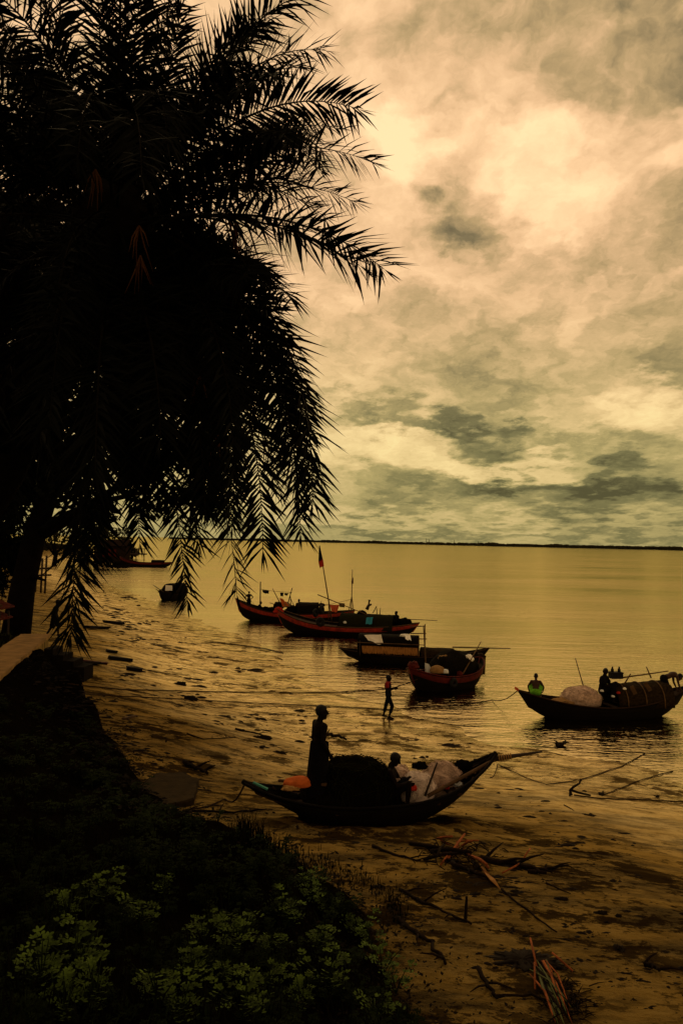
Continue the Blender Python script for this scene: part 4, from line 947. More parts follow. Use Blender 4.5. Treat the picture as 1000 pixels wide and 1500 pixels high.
# --- right boat with canopy
def right_boat():
    cen, yaw, L = two_ends((758, 1010), .98, (1006, 1004), 1.05)
    loc = Vector((cen.x, cen.y, 0))
    o = boat('fishing_boat', 'black wooden boat with curved mat canopy, a squatting figure in green at its bow', loc, yaw, L, 1.7, .75, .30, .50, .56, 'tar', 'brown', None, .66, 2.1, .8, decks=((.02, .30), (.82, .98)), deckoff=.08, thw=(.4, .55), ph=2.0)
    W = lambda px, py, y=0.0: o.W(*o.pix(px, py, y)); r = o.root
    a, b = o.pix(893, 1020), o.pix(972, 1018)
    canopy(r, a.x, b.x, 1.35, .72, .38, 'thatch', 'canopy', .05, .04, 2.6, 3, .12)
    for k in range(3):
        t = .15 + .33 * k; mb = MB(); x = a.x + (b.x - a.x) * t
        mb.tube([(x, .71 * math.cos(math.pi * j / 12), .40 + (.74 + .12 * t) * math.sin(math.pi * j / 12) ** .8) for j in range(13)], .02, 5); mb.build('canopy_rib', M['bamboo'], r)
    for (px0, py0, px1, py1, m_) in [(924, 1005, 930, 1017, 'pale_wood'), (944, 1000, 952, 1012, 'pale_wood')]:
        p0, p1 = o.pix(px0, py0, -.70), o.pix(px1, py1, -.74); mb = MB(); mb.beam(p0, p1, .02, .14); mb.build('canopy_patch', M[m_], r, False)
    c = W(850, 1022, .0); heap('net_bundle', (c.x, c.y, .42), (.74, .55, .48), 'net', 'wide pale fishing net mound in front part of the canopied boat', 'net bundle', 21, .10, Matrix.Rotation(yaw, 3, 'Z'), 120, 'net', 'pale net bundles')
    c = W(826, 1020, -.1); heap('sack', (c.x, c.y, .42), (.42, .34, .22), 'sack', 'flat brown sacking beside the wide pale net mound', 'sack', 23, .2)
    wpole('bamboo_pole', W(854, 1006, .3), W(842, 964, .3), 'thin bamboo pole standing up behind the wide pale net mound', 'pole', .022, 'bamboo')
    wpole('bamboo_pole', W(908, 993, .2), W(978, 983, .2), 'bamboo pole lying along the canopy of the squatting figure’s boat'.replace('’', "'"), 'pole', .03, 'bamboo')
    wpole('bamboo_pole', W(913, 1003, -.6), W(923, 987, -.6), 'short pole leaning beside the dressed figure at the canopy', 'pole', .03, 'pale_wood')
    wpole('bamboo_pole', W(953, 993, .3), W(946, 977, .3), 'short stick standing on the middle of the mat canopy', 'pole', .03, 'bamboo')
    # stove box with two bottles on the canopy
    c = W(901, 992, .1); mb = MB(); mb.box((c.x, c.y, c.z + .06), (.42, .3, .20), Matrix.Rotation(yaw, 3, 'Z')); mb.box((c.x, c.y, c.z + .17), (.46, .34, .03), Matrix.Rotation(yaw, 3, 'Z'))
    thing(mb, 'black_box', M['rubber'], 'black box with rim standing at the front of the mat canopy', 'box', None, False)
    for i, dx in enumerate((-.12, .12)):
        mb = MB(); q = c + Vector((dx, 0, .185)); mb.tube([q, q + Vector((0, 0, .10)), q + Vector((0, 0, .13)), q + Vector((0, 0, .19))], [.055, .055, .03, .028], 10)
        thing(mb, 'bottle', M['rubber'], ['dark bottle on the black box, on the bow side', 'dark bottle on the black box, on the canopy side'][i], 'bottle', 'bottles on the black box')
    for i, (px, py, s) in enumerate([(881, 1013, .05), (905, 1016, .055), (897, 1021, .05), (914, 1010, .05)]):
        c = W(px, py, -.55); heap('cooking_pot', c, (s * 1.2, s * 1.1, s), ['plastic', 'redcloth', 'plastic', 'whitecloth'][i], ['white bowl at the seated figure’s feet', 'small pink bag between the white bowl and the canopy', 'pale cup standing low beside the small pink bag', 'white rag hung at the canopy mouth'][i].replace('’', "'"), ['bowl', 'bag', 'cup', 'rag'][i], 50 + i, .25)
    # people
    J = squat_pose(); p = W(784, 1013, .05); top = W(784, 988, .05)
    person((p.x, p.y, o.loc.z + o.zs(.11) - .08), R(75), J, 'squatting bare-backed person in bright green wrap at bow of canopied boat', [('shorts', 'greenlungi', limb_cover(J, {'hips': .85}, .035))], .88, .012, 'skin')
    J = sit_pose(); J['face'] = V3(.6, -.8, 0)
    for k in 'LR': J['an' + k] += Vector((.05, 0, -.12)); J['toe' + k] += Vector((.05, 0, -.14))
    p = W(882, 979, .0); person((p.x, p.y, p.z - .845 * 1.08), R(-35), J, 'person in dark loose shirt sitting upright before the canopy mouth', [('shirt', 'darkcloth', limb_cover(J, {'torso': 1}, .03)), ('trousers', 'darkcloth', limb_cover(J, {'hips': .8, 'legs': .6}, .03))], 1.08, .012, 'skinshade')
    J = pose_stand(); upd(J, dict(pel=(-.12, 0, .62), hipL=(-.12, .085, .58), hipR=(-.12, -.085, .58), chest=(.17, 0, .74), neck=(.35, 0, .72), head=(.47, 0, .66), knL=(-.02, .1, .34), knR=(.0, -.1, .34), anL=(-.16, .1, .08), anR=(.02, -.1, .08), toeL=(.0, .1, .03), toeR=(.17, -.1, .03)))
    for s, k in ((1, 'L'), (-1, 'R')): upd(J, {'sh' + k: (.29, .16 * s, .70), 'el' + k: (.33, .19 * s, .46), 'wr' + k: (.42, .17 * s, .25), 'hd' + k: (.46, .16 * s, .17)})
    J['face'] = V3(.8, 0, -.6); J['hup'] = V3(.6, 0, .8)
    p = W(976, 1012, -.05); person((p.x, p.y, o.loc.z + o.zs(.90) - .10), 0.05, J, 'bare-backed person bending forward at stern of the canopied boat', [('shorts', 'darkcloth', limb_cover(J, {'hips': .6}, .02))], 1.0, .012, 'skin')
    c = W(757, 1011, 0); cloth('red_cloth', [c + Vector((-.10, -.03, .14)), c + Vector((.03, -.03, .07)), c + Vector((.05, -.03, -.04)), c + Vector((-.09, -.03, .03))], 'salmon', 'small red cloth tied round the bow tip of canopied boat', 'cloth', 8, 6, .02, 3)
    return o
RBT = right_boat()

# --- small laden boat, end on
def laden_boat():
    cen, yaw, L = two_ends((600, 979), .95, (703, 962), 1.12)
    o = boat('fishing_boat', 'short broad boat with dull red rim, laden high with dark bundles', Vector((cen.x, cen.y, 0)), yaw, L, 1.9, .95, .35, .34, .5, 'tar', 'darkred', 'darkred', .74, 3.2, .7, decks=((.03, .3), (.8, .97)), deckoff=.16, thw=(.45,))
    W = lambda px, py, y=0.0: o.W(*o.pix(px, py, y)); r = o.root
    a, b = o.pix(638, 985), o.pix(694, 975)
    c = W(664, 980, .1); heap('covered_cargo', (c.x, c.y, .55), (1.15, .8, .70), 'darkmat', 'high dark covered cargo heap on the short red-rimmed boat', 'cargo heap', 31, .16, Matrix.Rotation(yaw, 3, 'Z'), 60, 'greennet')
    c = W(640, 981, -.5); heap('straw_bundle', (c.x, c.y, c.z - .12), (.30, .25, .22), 'sack', 'round straw-coloured bundle at the bow of short red-rimmed boat', 'bundle', 32, .08)
    c = W(605, 975, .0); heap('red_bundle', (c.x, c.y, c.z - .10), (.22, .18, .20), 'darkred', 'dull red bundle on bow tip of short red-rimmed boat', 'bundle', 33, .3)
    c = W(626, 980, -.2); cloth('plastic_sheet', [c + Vector((-.12, 0, .25)), c + Vector((.05, 0, .2)), c + Vector((.22, -.05, -.2)), c + Vector((-.1, -.05, -.2))], 'plastic', 'pale plastic sheet between the straw bundle and the upright pole', 'sheet', 8, 8, .03, 2)
    c = W(686, 964, -.5); heap('white_bundle', (c.x, c.y, c.z - .12), (.20, .17, .20), 'whitecloth', 'white cloth bundle high on the dark covered cargo', 'bundle', 34, .25)
    c = W(679, 968, -.55); heap('orange_rag', (c.x, c.y, c.z - .1), (.10, .09, .09), 'orange', 'small orange rag tucked under the white bundle on cargo', 'rag', 35, .25)
    c = W(650, 964, .0); heap('salmon_sack', (c.x, c.y, c.z - .1), (.28, .2, .17), 'sack', 'brown sack on the bow side of the dark covered cargo', 'sack', 36, .2)
    for i, (px, py) in enumerate([(652, 983), (673, 986)]):
        c = W(px, py, -.75); heap('cooking_pot', (c.x, c.y, c.z - .08), (.13, .12, .12), ['plastic', 'darkred'][i], ['small pale pot at the foot of the dark cargo', 'small reddish pot at the foot of the dark cargo'][i], 'pot', 60 + i, .12)
    wpole('bamboo_pole', W(624, 985, .0), W(620, 918, .0), 'upright bamboo pole standing at bow of short red-rimmed boat', 'pole', .035, 'pale_wood')
    wpole('bamboo_pole', W(677, 988, -.8), W(704, 940, -.5), 'slanting bamboo pole leaning on the covered cargo', 'pole', .03, 'bamboo')
    mb = MB(); c0, c1 = o.pix(704, 985), o.pix(704, 957); mb.tube([c0, c0.lerp(c1, .5), c1], [.07, .06, .09], 7); mb.tube([c1 + Vector((-.05, -.3, -.1)), c1 + Vector((.05, .2, -.05))], .05, 6); mb.build('rudder_post', M['brown'], r)
    c = W(707, 972, .0); cloth('hanging_net', [c + Vector((-.12, 0, .35)), c + Vector((.12, 0, .3)), c + Vector((.10, 0, -.45)), c + Vector((-.06, 0, -.5))], 'olivecloth', 'brown net hung from the rudder post of red-rimmed boat', 'net', 8, 10, .04, 4)
    tyre(W(664, 1000, -1.02), (math.sin(yaw), -math.cos(yaw), 0), .2, 'black tyre hanging on the side of short red-rimmed boat')
    return o
LB = laden_boat()

# --- hut boat with white cloths
def hut_boat():
    cen, yaw, L = two_ends((498, 951), .55, (716, 949), .95)
    o = boat('house_boat', 'low black boat with dark hut cabin, straw skirting and white cloths drying', Vector((cen.x, cen.y, 0)), yaw, L, 1.6, .75, .32, .16, .5, 'tar', 'brown', None, .70, 2.2, .8, decks=((.02, .35), (.75, .98)), deckoff=.06, thw=())
    W = lambda px, py, y=0.0: o.W(*o.pix(px, py, y)); r = o.root
    a, b = o.pix(526, 960).x, o.pix(612, 960).x
    canopy(r, a, b, 1.4, 1.03, .36, 'darkmat', 'cabin', .06, .03, 4.0, 7)
    # straw skirting on the river-bank side
    z0, z1 = o.pix(570, 958, -.72).z, o.pix(570, 947.5, -.72).z; mb = MB(); rr = random.Random(2)
    xa, xb = o.pix(530, 955, -.72).x, o.pix(613, 955, -.72).x
    for k in range(150):
        x = xa + (xb - xa) * (k + rr.random()) / 150; zz0 = z0 + rr.uniform(-.04, .05)
        mb.box((x, -.735 + rr.uniform(-.012, .012), (zz0 + z1) / 2), (.021, .016, z1 - zz0), Matrix.Rotation(rr.uniform(-.12, .12), 3, 'Y'))
    mb.build('straw_skirt', M['straw'], r, False)
    pole(r, 'side_rail', o.pix(522, 941, -.80), o.pix(622, 945, -.80), .025, 'pale_wood', .9)
    for px in (527, 612): pole(r, 'cabin_post', o.pix(px, 961, -.74), o.pix(px, 938, -.74), .03, 'darkpole')
    for (x0, y0, x1, y1) in [(601, 928, 624, 928), (600, 918, 623, 917), (606, 936, 625, 936)]: pole(r, 'rack_bar', o.pix(x0, y0, .3), o.pix(x1, y1, .3), .03, 'bamboo', .9)
    pole(r, 'rack_post', o.pix(622, 955, .3), o.pix(622, 914, .3), .03, 'bamboo', .9)
    canopy(r, b + .1, b + 1.75, 1.2, .42, .40, 'thatch', 'stern_cover', .05, .05, 2.4, 11)
    wpole('steering_pole', W(662, 948, .1), W(747, 950, .1), 'long pole reaching out over the stern of the hut boat', 'pole', .035, 'bamboo')
    q = lambda px, py, y: W(px, py, y)
    cloth('white_cloth', [q(533, 930, -.55), q(558, 929.5, -.55), q(562, 947, -.82), q(541, 940, -.80)], 'whitecloth', 'large white cloth draped over front half of the hut cabin roof', 'cloth', 16, 12, .03, 1, .25)
    cloth('white_cloth', [q(593, 931, -.45), q(600, 929, -.45), q(602, 938.5, -.80), q(594, 937, -.80)], 'whitecloth', 'small folded white cloth hung at the rear end of hut cabin roof', 'cloth', 9, 8, .03, 4, .1)
    c = q(592, 931, -.3); heap('white_cloth', (c.x, c.y, c.z - .05), (.22, .14, .10), 'whitecloth', 'crumpled white cloth lying on top at the rear of hut cabin roof', 'cloth', 44, .35)
    return o
HB = hut_boat()

# --- two red boats
def red_boat():
    cen, yaw, L = two_ends((404, 889), 1.62, (614, 913), .95)
    o = boat('fishing_boat', 'large black fishing boat with bright red upper strake, tall pennant mast and low canopy', Vector((cen.x, cen.y, 0)), yaw, L, 2.3, 1.0, .38, .95, .35, 'tar', 'pale_wood', 'red', .78, 2.4, .72, decks=((.02, .42), (.45, .97)), deckoff=.14, thw=())
    W = lambda px, py, y=0.0: o.W(*o.pix(px, py, y)); P_ = o.pix; r = o.root
    a, b = P_(500, 910).x, P_(577, 910).x
    canopy(r, a, b, 1.9, .95, .45, 'greennet', 'canopy', .06, .06, 2.6, 5)
    q = lambda px, py, y: W(px, py, y)
    cloth('blue_tarp', [q(536.5, 904.5, -.86), q(546, 904, -.86), q(544.5, 914.5, -1.10), q(535, 914, -1.10)], 'blue', 'small bright blue tarp hanging on the canopy of red boat', 'tarp', 7, 7, .03, 2)
    p0, p1 = P_(486, 910, .0), P_(468, 799, 0); pole(r, 'mast', p0, p1, .05, 'pale_wood', .5)
    # pennant hanging from the mast head
    tl, br = P_(468.5, 799, -.06), P_(475, 831, -.06)
    fl = cloth('flag', [P_(467, 800, -.07), P_(468.5, 800, -.07), P_(473, 820, -.07), P_(466, 823, -.07)], 'blackcloth', None, None, 6, 8, .03, 1, parent=r)
    fl = cloth('flag', [P_(466, 822, -.07), P_(473, 819, -.07), P_(474.5, 829, -.07), P_(468, 832, -.07)], 'redcloth', None, None, 6, 6, .03, 1, parent=r); fl['label'] = 'red lower half of pennant'
    pole(r, 'mast_stay', P_(481, 908, .3), P_(481.5, 878, .0), .03, 'bamboo', .9)
    pole(r, 'aft_mast', P_(514, 905, .2), P_(516, 834, .2), .04, 'bamboo', .5)
    pole(r, 'mast_stay', P_(510, 899, .4), P_(515, 872, .2), .03, 'bamboo'); pole(r, 'mast_stay', P_(518, 898, -.2), P_(515, 872, .2), .03, 'bamboo')
    heap('cloth_bundle', q(516, 855, .2), (.06, .06, .28), 'darkred', 'reddish rag tied halfway up the aft mast of red boat', 'rag', 71, .3)
    wpole('boom', q(465, 871, -.3), q(541, 902, -.3), 'slanting bamboo boom resting across the canopy of red boat', 'boom', .035, 'bamboo')
    mb = MB(); mb.tube([P_(412, 890, .1), P_(455, 886, 0), P_(484, 885, 0), P_(515, 878, .2)], .012, 5); mb.build('clothes_line', M['rope'], r)
    cloth('red_cloth', [q(483, 886, -.1), q(497, 886, -.1), q(493, 897, -.1), q(486, 896, -.1)], 'salmon', 'salmon red cloth hanging on line beside the pennant mast', 'cloth', 9, 8, .04, 5)
    cloth('olive_cloth', [q(496, 883, .0), q(505, 884, .0), q(504.5, 890, 0), q(497, 889, 0)], 'olivecloth', 'olive brown cloth hanging on line next to the salmon cloth', 'cloth', 7, 6, .03, 2)
    for i, (px, py, s, m_, lb) in enumerate([(515, 903, .42, 'darknet', 'black net bundle on forward end of red boat canopy'), (568, 908, .55, 'darknet', 'round black cargo bundle aft of the canopy on red boat'), (592, 910, .5, 'darknet', 'black heap at the stern of red boat beside the sitting figure'), (530, 897, .3, 'darkmat', 'dark bundle lying on the canopy top of red boat'), (505, 906, .35, 'darkmat', 'small dark bundle at forward foot of red boat canopy')]):
        c = q(px, py, .0); heap('cargo_bundle', (c.x, c.y, c.z - s * .6), (s, s * .8, s * .75), m_, lb, 'bundle', 80 + i, .2)
    tyre(q(469, 911, -1.12), (math.sin(yaw), -math.cos(yaw), .0), .30, 'big black tyre hanging on red strake below the pennant mast')
    tyre(q(471, 893, .2), (1, -.5, .1), .30, 'black tyre standing on deck close to the salmon cloth')
    tyre(q(462, 898, -.1), (1, -.6, .1), .28, 'black tyre lying in front of the standing tyre on deck')
    c = q(505, 913, -1.0); heap('plastic_bag', (c.x, c.y, c.z), (.1, .08, .1), 'plastic', 'tiny pale bag at the forward foot of red boat canopy', 'bag', 90, .3)
    for (x0, y0, x1, y1, lb) in [(552, 902, 551, 888, 'short upright stick aft on the red boat canopy'), (546, 898, 551, 888, 'thin slanting stick leaning on the short upright stick'), (556, 903, 557, 890, 'thick dark stump pole at the aft end of the canopy')]:
        wpole('stick', q(x0, y0, .1), q(x1, y1, .1), lb, 'stick', .03, 'darkpole')
    c = q(537, 893, .1); mb = MB(); mb.tube([c, c + Vector((.1, 0, .25)), c + Vector((.3, 0, .35))], [.12, .09, .05], 6); mb.tube([c + Vector((.1, 0, .2)), c + Vector((.14, 0, .5)), c + Vector((.16, 0, .62))], [.05, .05, .09], 6); thing(mb, 'anchor', M['darkpole'], 'dark forked anchor lying on the canopy of red boat', 'anchor')
    wpole('long_pole', q(575, 906, .2), q(640, 909, .2), 'long thin pole reaching out past the stern of red boat', 'pole', .03, 'bamboo')
    J = sit_pose(); p = q(582, 895.5, .0); person((p.x, p.y, p.z - .845), R(200), J, 'person in dark shirt sitting at stern of the red boat', [('shirt', 'darkcloth', limb_cover(J, {'torso': 1}, .03)), ('trousers', 'darkcloth', limb_cover(J, {'hips': .8, 'legs': .6}, .02))], 1.0, .016, 'skinshade')
    # red bow wrapping
    c = q(408, 893, -.05); heap('red_bundle', (c.x, c.y, c.z - .2), (.30, .16, .26), 'redcloth', 'red cloth bundled round bow tip of the large red boat', 'cloth', 91, .3)
    return o
R2 = red_boat()
def red_boat_far():
    cen, yaw, L = two_ends((345, 877), 1.55, (520, 893), .95)
    o = boat('fishing_boat', 'black fishing boat with worn red bow moored behind the larger red boat', Vector((cen.x, cen.y, 0)), yaw, L, 2.3, 1.0, .38, .95, .3, 'tar', 'brown', 'red', .80, 2.4, .72, decks=((.02, .4), (.44, .97)), deckoff=.2, thw=())
    W = lambda px, py, y=0.0: o.W(*o.pix(px, py, y)); q = W; P_ = o.pix; r = o.root
    a, b = P_(436, 900).x, P_(466, 900).x; canopy(r, a, b, 1.9, .95, .45, 'darkmat', 'cabin', .06, .04, 4, 8)
    pole(r, 'mast', P_(381, 892), P_(381.5, 852), .05, 'darkpole', .8)
    pole(r, 'crossed_pole', P_(420, 890), P_(428, 861), .045, 'darkpole'); pole(r, 'crossed_pole', P_(426, 890, .2), P_(425, 868, .2), .04, 'darkpole'); pole(r, 'crossed_pole', P_(432, 890, .2), P_(424, 874, .2), .03, 'darkpole')
    pole(r, 'crossed_pole', P_(410, 883, .2), P_(399, 862, .2), .04, 'bamboo')
    mb = MB(); mb.tube([P_(381.5, 863), P_(400, 866), P_(428, 868)], .014, 5); mb.build('clothes_line', M['rope'], r)
    cloth('black_cloth', [q(384, 864, 0), q(394, 865, 0), q(393.5, 871, 0), q(385, 868.5, 0)], 'blackcloth', 'black cloth hanging on line close to the bare mast', 'cloth', 7, 6, .03, 2, .2)
    cloth('black_cloth', [q(410, 868, 0), q(415.5, 868, 0), q(414.5, 874, 0), q(411, 873.5, 0)], 'blackcloth', 'black cloth hanging on line between bare mast and crossed poles, longer one of two', 'cloth', 7, 6, .03, 4, .1)
    cloth('black_cloth', [q(416.5, 868.5, 0), q(423, 869, 0), q(420, 873, 0), q(417, 872, 0)], 'blackcloth', 'short black cloth hanging on line right beside the crossed poles', 'cloth', 7, 6, .03, 5, .1)
    for i, (px, py, s, m_, lb) in enumerate([(389, 892, .36, 'darknet', 'round black bundle beside the crouching figure'), (398, 893, .4, 'darknet', 'black bundle behind bow of the larger red boat'), (408, 886, .42, 'darkmat', 'dark heap of gear under the slanting thin pole'), (418, 885, .36, 'sack', 'brown and orange gear heap at foot of crossed poles'), (428, 892, .5, 'darknet', 'black net heap between crossed poles and cabin')]):
        c = q(px, py, 0); heap('cargo_bundle', (c.x, c.y, c.z - s * .6), (s, s * .8, s * .8), m_, lb, 'bundle', 100 + i, .25)
    c = q(414, 881, -.2); cloth('orange_cloth', [c + Vector((-.25, 0, .25)), c + Vector((.0, 0, .2)), c + Vector((.45, -.1, -.3)), c + Vector((.0, -.1, -.35))], 'orange', 'orange cloth spread over gear under the slanting thin pole', 'cloth', 8, 8, .04, 3)
    c = q(471, 888, .1); heap('float', (c.x, c.y, c.z), (.26, .2, .18), 'rubber', 'black float hanging from a pole beside the cabin', 'float', 111, .15)
    wpole('long_pole', q(447, 888, .1), q(486, 886, .1), 'long pole jutting past the stern cabin towards the salmon cloth', 'pole', .03, 'bamboo')
    wpole('stick', q(464, 893, .1), q(471, 880, .1), 'slanting stick at the stern beside the black float', 'stick', .03, 'bamboo')
    wpole('stick', q(395, 883, -.2), q(407, 887, -.2), 'short level stick over the gear behind larger red bow', 'stick', .03, 'bamboo')
    J = pose_stand()
    for s, k in ((1, 'L'), (-1, 'R')): upd(J, {'el' + k: (-.06, .36 * s, 1.07), 'wr' + k: (.06, .20 * s, .93), 'hd' + k: (.09, .13 * s, .91)})
    zt0, zt1 = q(365, 866, .1), q(365, 892, .1); s_ = min(1.05, (zt0.z - zt1.z) / 1.6 * 1.02)
    lg = lungi(J, .97, .40, .12, .17, .17, .2, 0, .03, 3)
    person((zt0.x, zt0.y, zt0.z - 1.6 * s_), R(-80), J, 'bare-chested person standing with hands on hips at the bow of the far red boat', [('lungi', 'darkcloth', lg)], s_, .015, 'skinshade')
    J = squat_pose(); p = q(377, 881, .1); person((p.x, p.y, p.z - .92), R(20), J, 'crouching person beside the bare mast of far red boat', [('shirt', 'darkcloth', limb_cover(J, {'torso': 1}, .02)), ('shorts', 'darkcloth', limb_cover(J, {'hips': .9}, .02))], 1.0, .016, 'skinshade')
    J = sit_pose(); J['face'] = V3(.8, .3, -.3); J['hup'] = V3(.2, 0, 1); p = q(438, 878, -.1); person((p.x, p.y, p.z - .845), R(100), J, 'bare-backed person sitting on the cabin beside the crossed poles', [('shorts', 'darkcloth', limb_cover(J, {'hips': .85}, .03))], 1.0, .016, 'skin')
    return o
R1 = red_boat_far()

# --- boats further off
def far_boats():
    c = at(247, 876, 75); o = boat('house_boat', 'small boat with pale cabin mouth seen end on behind a hanging palm frond', (c.x, c.y + 2.2, 0), R(70), 4.6, 1.75, .85, .35, .5, .5, 'tar', 'brown', None, .72, 2.6, .75, deckoff=.12, thw=())
    canopy(o.root, -.9, 1.4, 1.55, 1.05, .5, 'darkmat', 'canopy', .06, .05, 2.4, 2)
    cloth('pale_cloth', [o.W(-.98, -.45, 1.38), o.W(-.98, .3, 1.4), o.W(-.98, .35, .85), o.W(-.98, -.5, .9)], 'whitecloth', 'pale cloth hanging in the cabin mouth of the small end-on boat', 'cloth', 8, 7, .04, 2)
    for (a, b) in [((-2.2, -.3, .8), (-2.6, .6, 1.45)), ((-2.2, .3, .8), (-2.6, -.7, 1.4)), ((-2.1, .1, .8), (-2.8, .2, 1.1))]: pole(o.root, 'crossed_pole', a, b, .05, 'darkpole')
    a = hit(186, 829); b = at(250, 829, a.y); Yb = 158.0
    a, b = at(176, 812, Yb), at(252, 822, Yb); L = b.x - a.x
    o = boat('cargo_boat', 'long black cargo boat with raised bow and reddish deck on the far bend', ((a.x + b.x) / 2, Yb, 0), .03, L, 2.6, 1.3, .45, 1.1, .2, 'tar', 'darkred', 'darkred', .86, 2.6, .7, deckoff=.2, thw=(), decks=((.02, .5), (.5, .97)))
    canopy(o.root, L * .12, L * .34, 2, .7, .7, 'darkmat', 'cabin', .06, .03, 4, 3)
    mb = MB(); e = o.P(0, 1, 0); mb.tube([e, e + Vector((-.25, 0, .5)), e + Vector((-.1, 0, .95)), e + Vector((.25, 0, .9))], [.14, .12, .1, .08], 6); mb.build('bow_hook', M['tar'], o.root)
    a, b = at(152, 827, 152), at(192, 829, 152); L = b.x - a.x
    o = boat('rowing_boat', 'small dark rowing boat in front of the long cargo boat bow', ((a.x + b.x) / 2, 152, 0), .02, L, 1.4, .7, .3, .35, .35, 'tar', 'tar', None, .75, 2.2, .75, thw=(.5,))
    J = sit_pose(); person((a.x + .9, 152, .45), 0, J, 'tiny figure sitting in bow of the small rowing boat', [('shirt', 'darkcloth', limb_cover(J, {'torso': 1}, .03))], 1.1, .02, 'skinshade')
    c = at(176, 826, 152); heap('cargo_bundle', (c.x, c.y, .4), (1.3, .6, .55), 'darknet', 'dark cargo heaped in the small rowing boat', 'bundle', 130, .25)
far_boats()

# ------------------------------------------------------------------ ropes, planks, driftwood, litter on the mud
def gpath(pix, dz=.01, sub=6, jit=.0, seed=0, wob=0.0):
    r = random.Random(seed); pts = []
    for (x0, y0), (x1, y1) in zip(pix[:-1], pix[1:]):
        for k in range(sub):
            t = k / sub; p = hit(x0 + (x1 - x0) * t, y0 + (y1 - y0) * t, dz); p += Vector((r.uniform(-jit, jit), r.uniform(-jit, jit), abs(r.uniform(0, jit)) * .5)); pts.append(p)
    pts.append(hit(*pix[-1], dz)); return pts
def rope(pix, rad, label, m='rope', ends=(None, None), sag=.0, group='mooring ropes across the mud'):
    pts = gpath(pix, rad, 7, .015, len(pix) + int(pix[0][0]))
    if ends[0] is not None: pts = [Vector(ends[0]).lerp(pts[0], k / 5) + Vector((0, 0, -.12 * math.sin(math.pi * k / 5))) for k in range(5)] + pts
    if ends[1] is not None: pts = pts + [pts[-1].lerp(Vector(ends[1]), k / 5) + Vector((0, 0, -.15 * math.sin(math.pi * k / 5))) for k in range(1, 6)]
    mb = MB(); mb.tube(pts, rad, 5); return thing(mb, 'mooring_rope', M[m], label, 'rope', group)
rope([(98, 1003), (180, 1011), (300, 1014), (420, 1015), (490, 1015), (530, 1012)], .020, 'long mooring rope running over the mud to the short red-rimmed boat', ends=(None, LB.W(-LB.zk(.0) * 0 - 1.9, -.3, .55)))
rope([(105, 1017), (230, 1023), (380, 1031), (480, 1035), (575, 1040), (680, 1033), (720, 1026)], .017, 'long mooring rope running over the mud to the canopied boat bow', ends=(None, at(757, 1012, _depth(RBT, 757, 1012, 0))))
rope([(300, 941), (340, 944), (390, 951), (415, 957)], .024, 'short thick rope trailing towards the large red boat')
rope([(840, 1166), (880, 1171), (940, 1173), (1010, 1176)], .016, 'dark rope stretched level over the mud from the iron anchor')
rope([(800, 1150), (850, 1143), (910, 1123), (944, 1104)], .012, 'thin rope slanting over the mud to the waterline behind the anchor')
rope([(885, 1165), (930, 1146), (985, 1130)], .012, 'thin rope slanting away from the spiky root')
rope([(728, 1120), (770, 1140), (800, 1150)], .010, 'thin line trailing from the stern of the grounded boat', ends=(NB.W(2.2, 0, .7), None))
rope([(268, 1189), (300, 1184), (330, 1172)], .016, 'thin rope from the grounded boat bow to the damp slab', ends=(None, at(358, 1150, _depth(NB, 358, 1150, 0))))
# iron anchor
c = hit(838, 1166); mb = MB(); mb.tube([c + Vector((-.02, 0, .02)), c + Vector((-.06, 0, .12)), c + Vector((.03, .02, .20)), c + Vector((.16, .05, .26)), c + Vector((.2, .06, .36))], [.025, .03, .028, .02, .03], 6)
mb.tube([c + Vector((-.06, 0, .14)), c + Vector((.12, 0, .08)), c + Vector((.40, 0, .02))], [.03, .025, .02], 6); mb.tube([c + Vector((-.05, 0, .1)), c + Vector((-.1, -.1, -.02))], [.03, .015], 6)
thing(mb, 'iron_anchor', M['clod'], 'small dark hooked anchor at the end of the level rope', 'anchor')
def root_tangle(px, py, s, label, seed, n=11, cat='root'):
    c = hit(px, py); r = random.Random(seed); mb = MB()
    for k in range(n):
        a = r.uniform(0, 6.28); d = Vector((math.cos(a), math.sin(a) * 1.0, r.uniform(0, .7))); l = s * r.uniform(.5, 1.1)
        mb.tube([c, c + d * l * .5 + Vector((0, 0, .02)), c + d * l + Vector((0, 0, -.02))], [s * .13, s * .09, s * .025], 5)
    mb.ell(c + Vector((0, 0, s * .1)), (s * .35, s * .35, s * .25), fn=lambda d, p: p * (1 + .4 * nz(d * 3)))
    return thing(mb, 'root_clump' if cat == 'root' else 'debris_clump', M['clod'], label, cat)
root_tangle(880, 1165, .17, 'dark spiky root lying just above the level rope', 1); root_tangle(820, 1092, .28, 'dark ragged weed clump beside the waterline near canopied boat', 2, 14, 'weed clump')
root_tangle(962, 1168, .1, 'small dark root near the frame edge above the level rope', 3)
def branch(pix, rad, label, m='drift', twigs=4, seed=0, dz=None, name='driftwood_branch', cat='driftwood', group=None, tl=.35):
    r = random.Random(seed + int(pix[0][0])); pts = gpath(pix, rad * .8 if dz is None else dz, 4, rad * .9, seed)
    n = len(pts); mb = MB(); mb.tube(pts, [rad * (1 - .6 * i / n) * r.uniform(.8, 1.2) for i in range(n)], 7)
    for k in range(twigs):
        i = r.randrange(1, n - 1); d = (pts[i + 1 if i + 1 < n else i] - pts[i - 1]).normalized(); a = r.choice((-1, 1)) * r.uniform(.5, 1.2)
        d = Matrix.Rotation(a, 3, 'Z') @ d + Vector((0, 0, r.uniform(.0, .5))); l = r.uniform(.4, 1) * tl
        mb.tube([pts[i], pts[i] + d * l * .5 + Vector((0, 0, .02)), pts[i] + d * l], [rad * .5, rad * .4, rad * .15], 5)
    return thing(mb, name, M[m], label, cat, group)
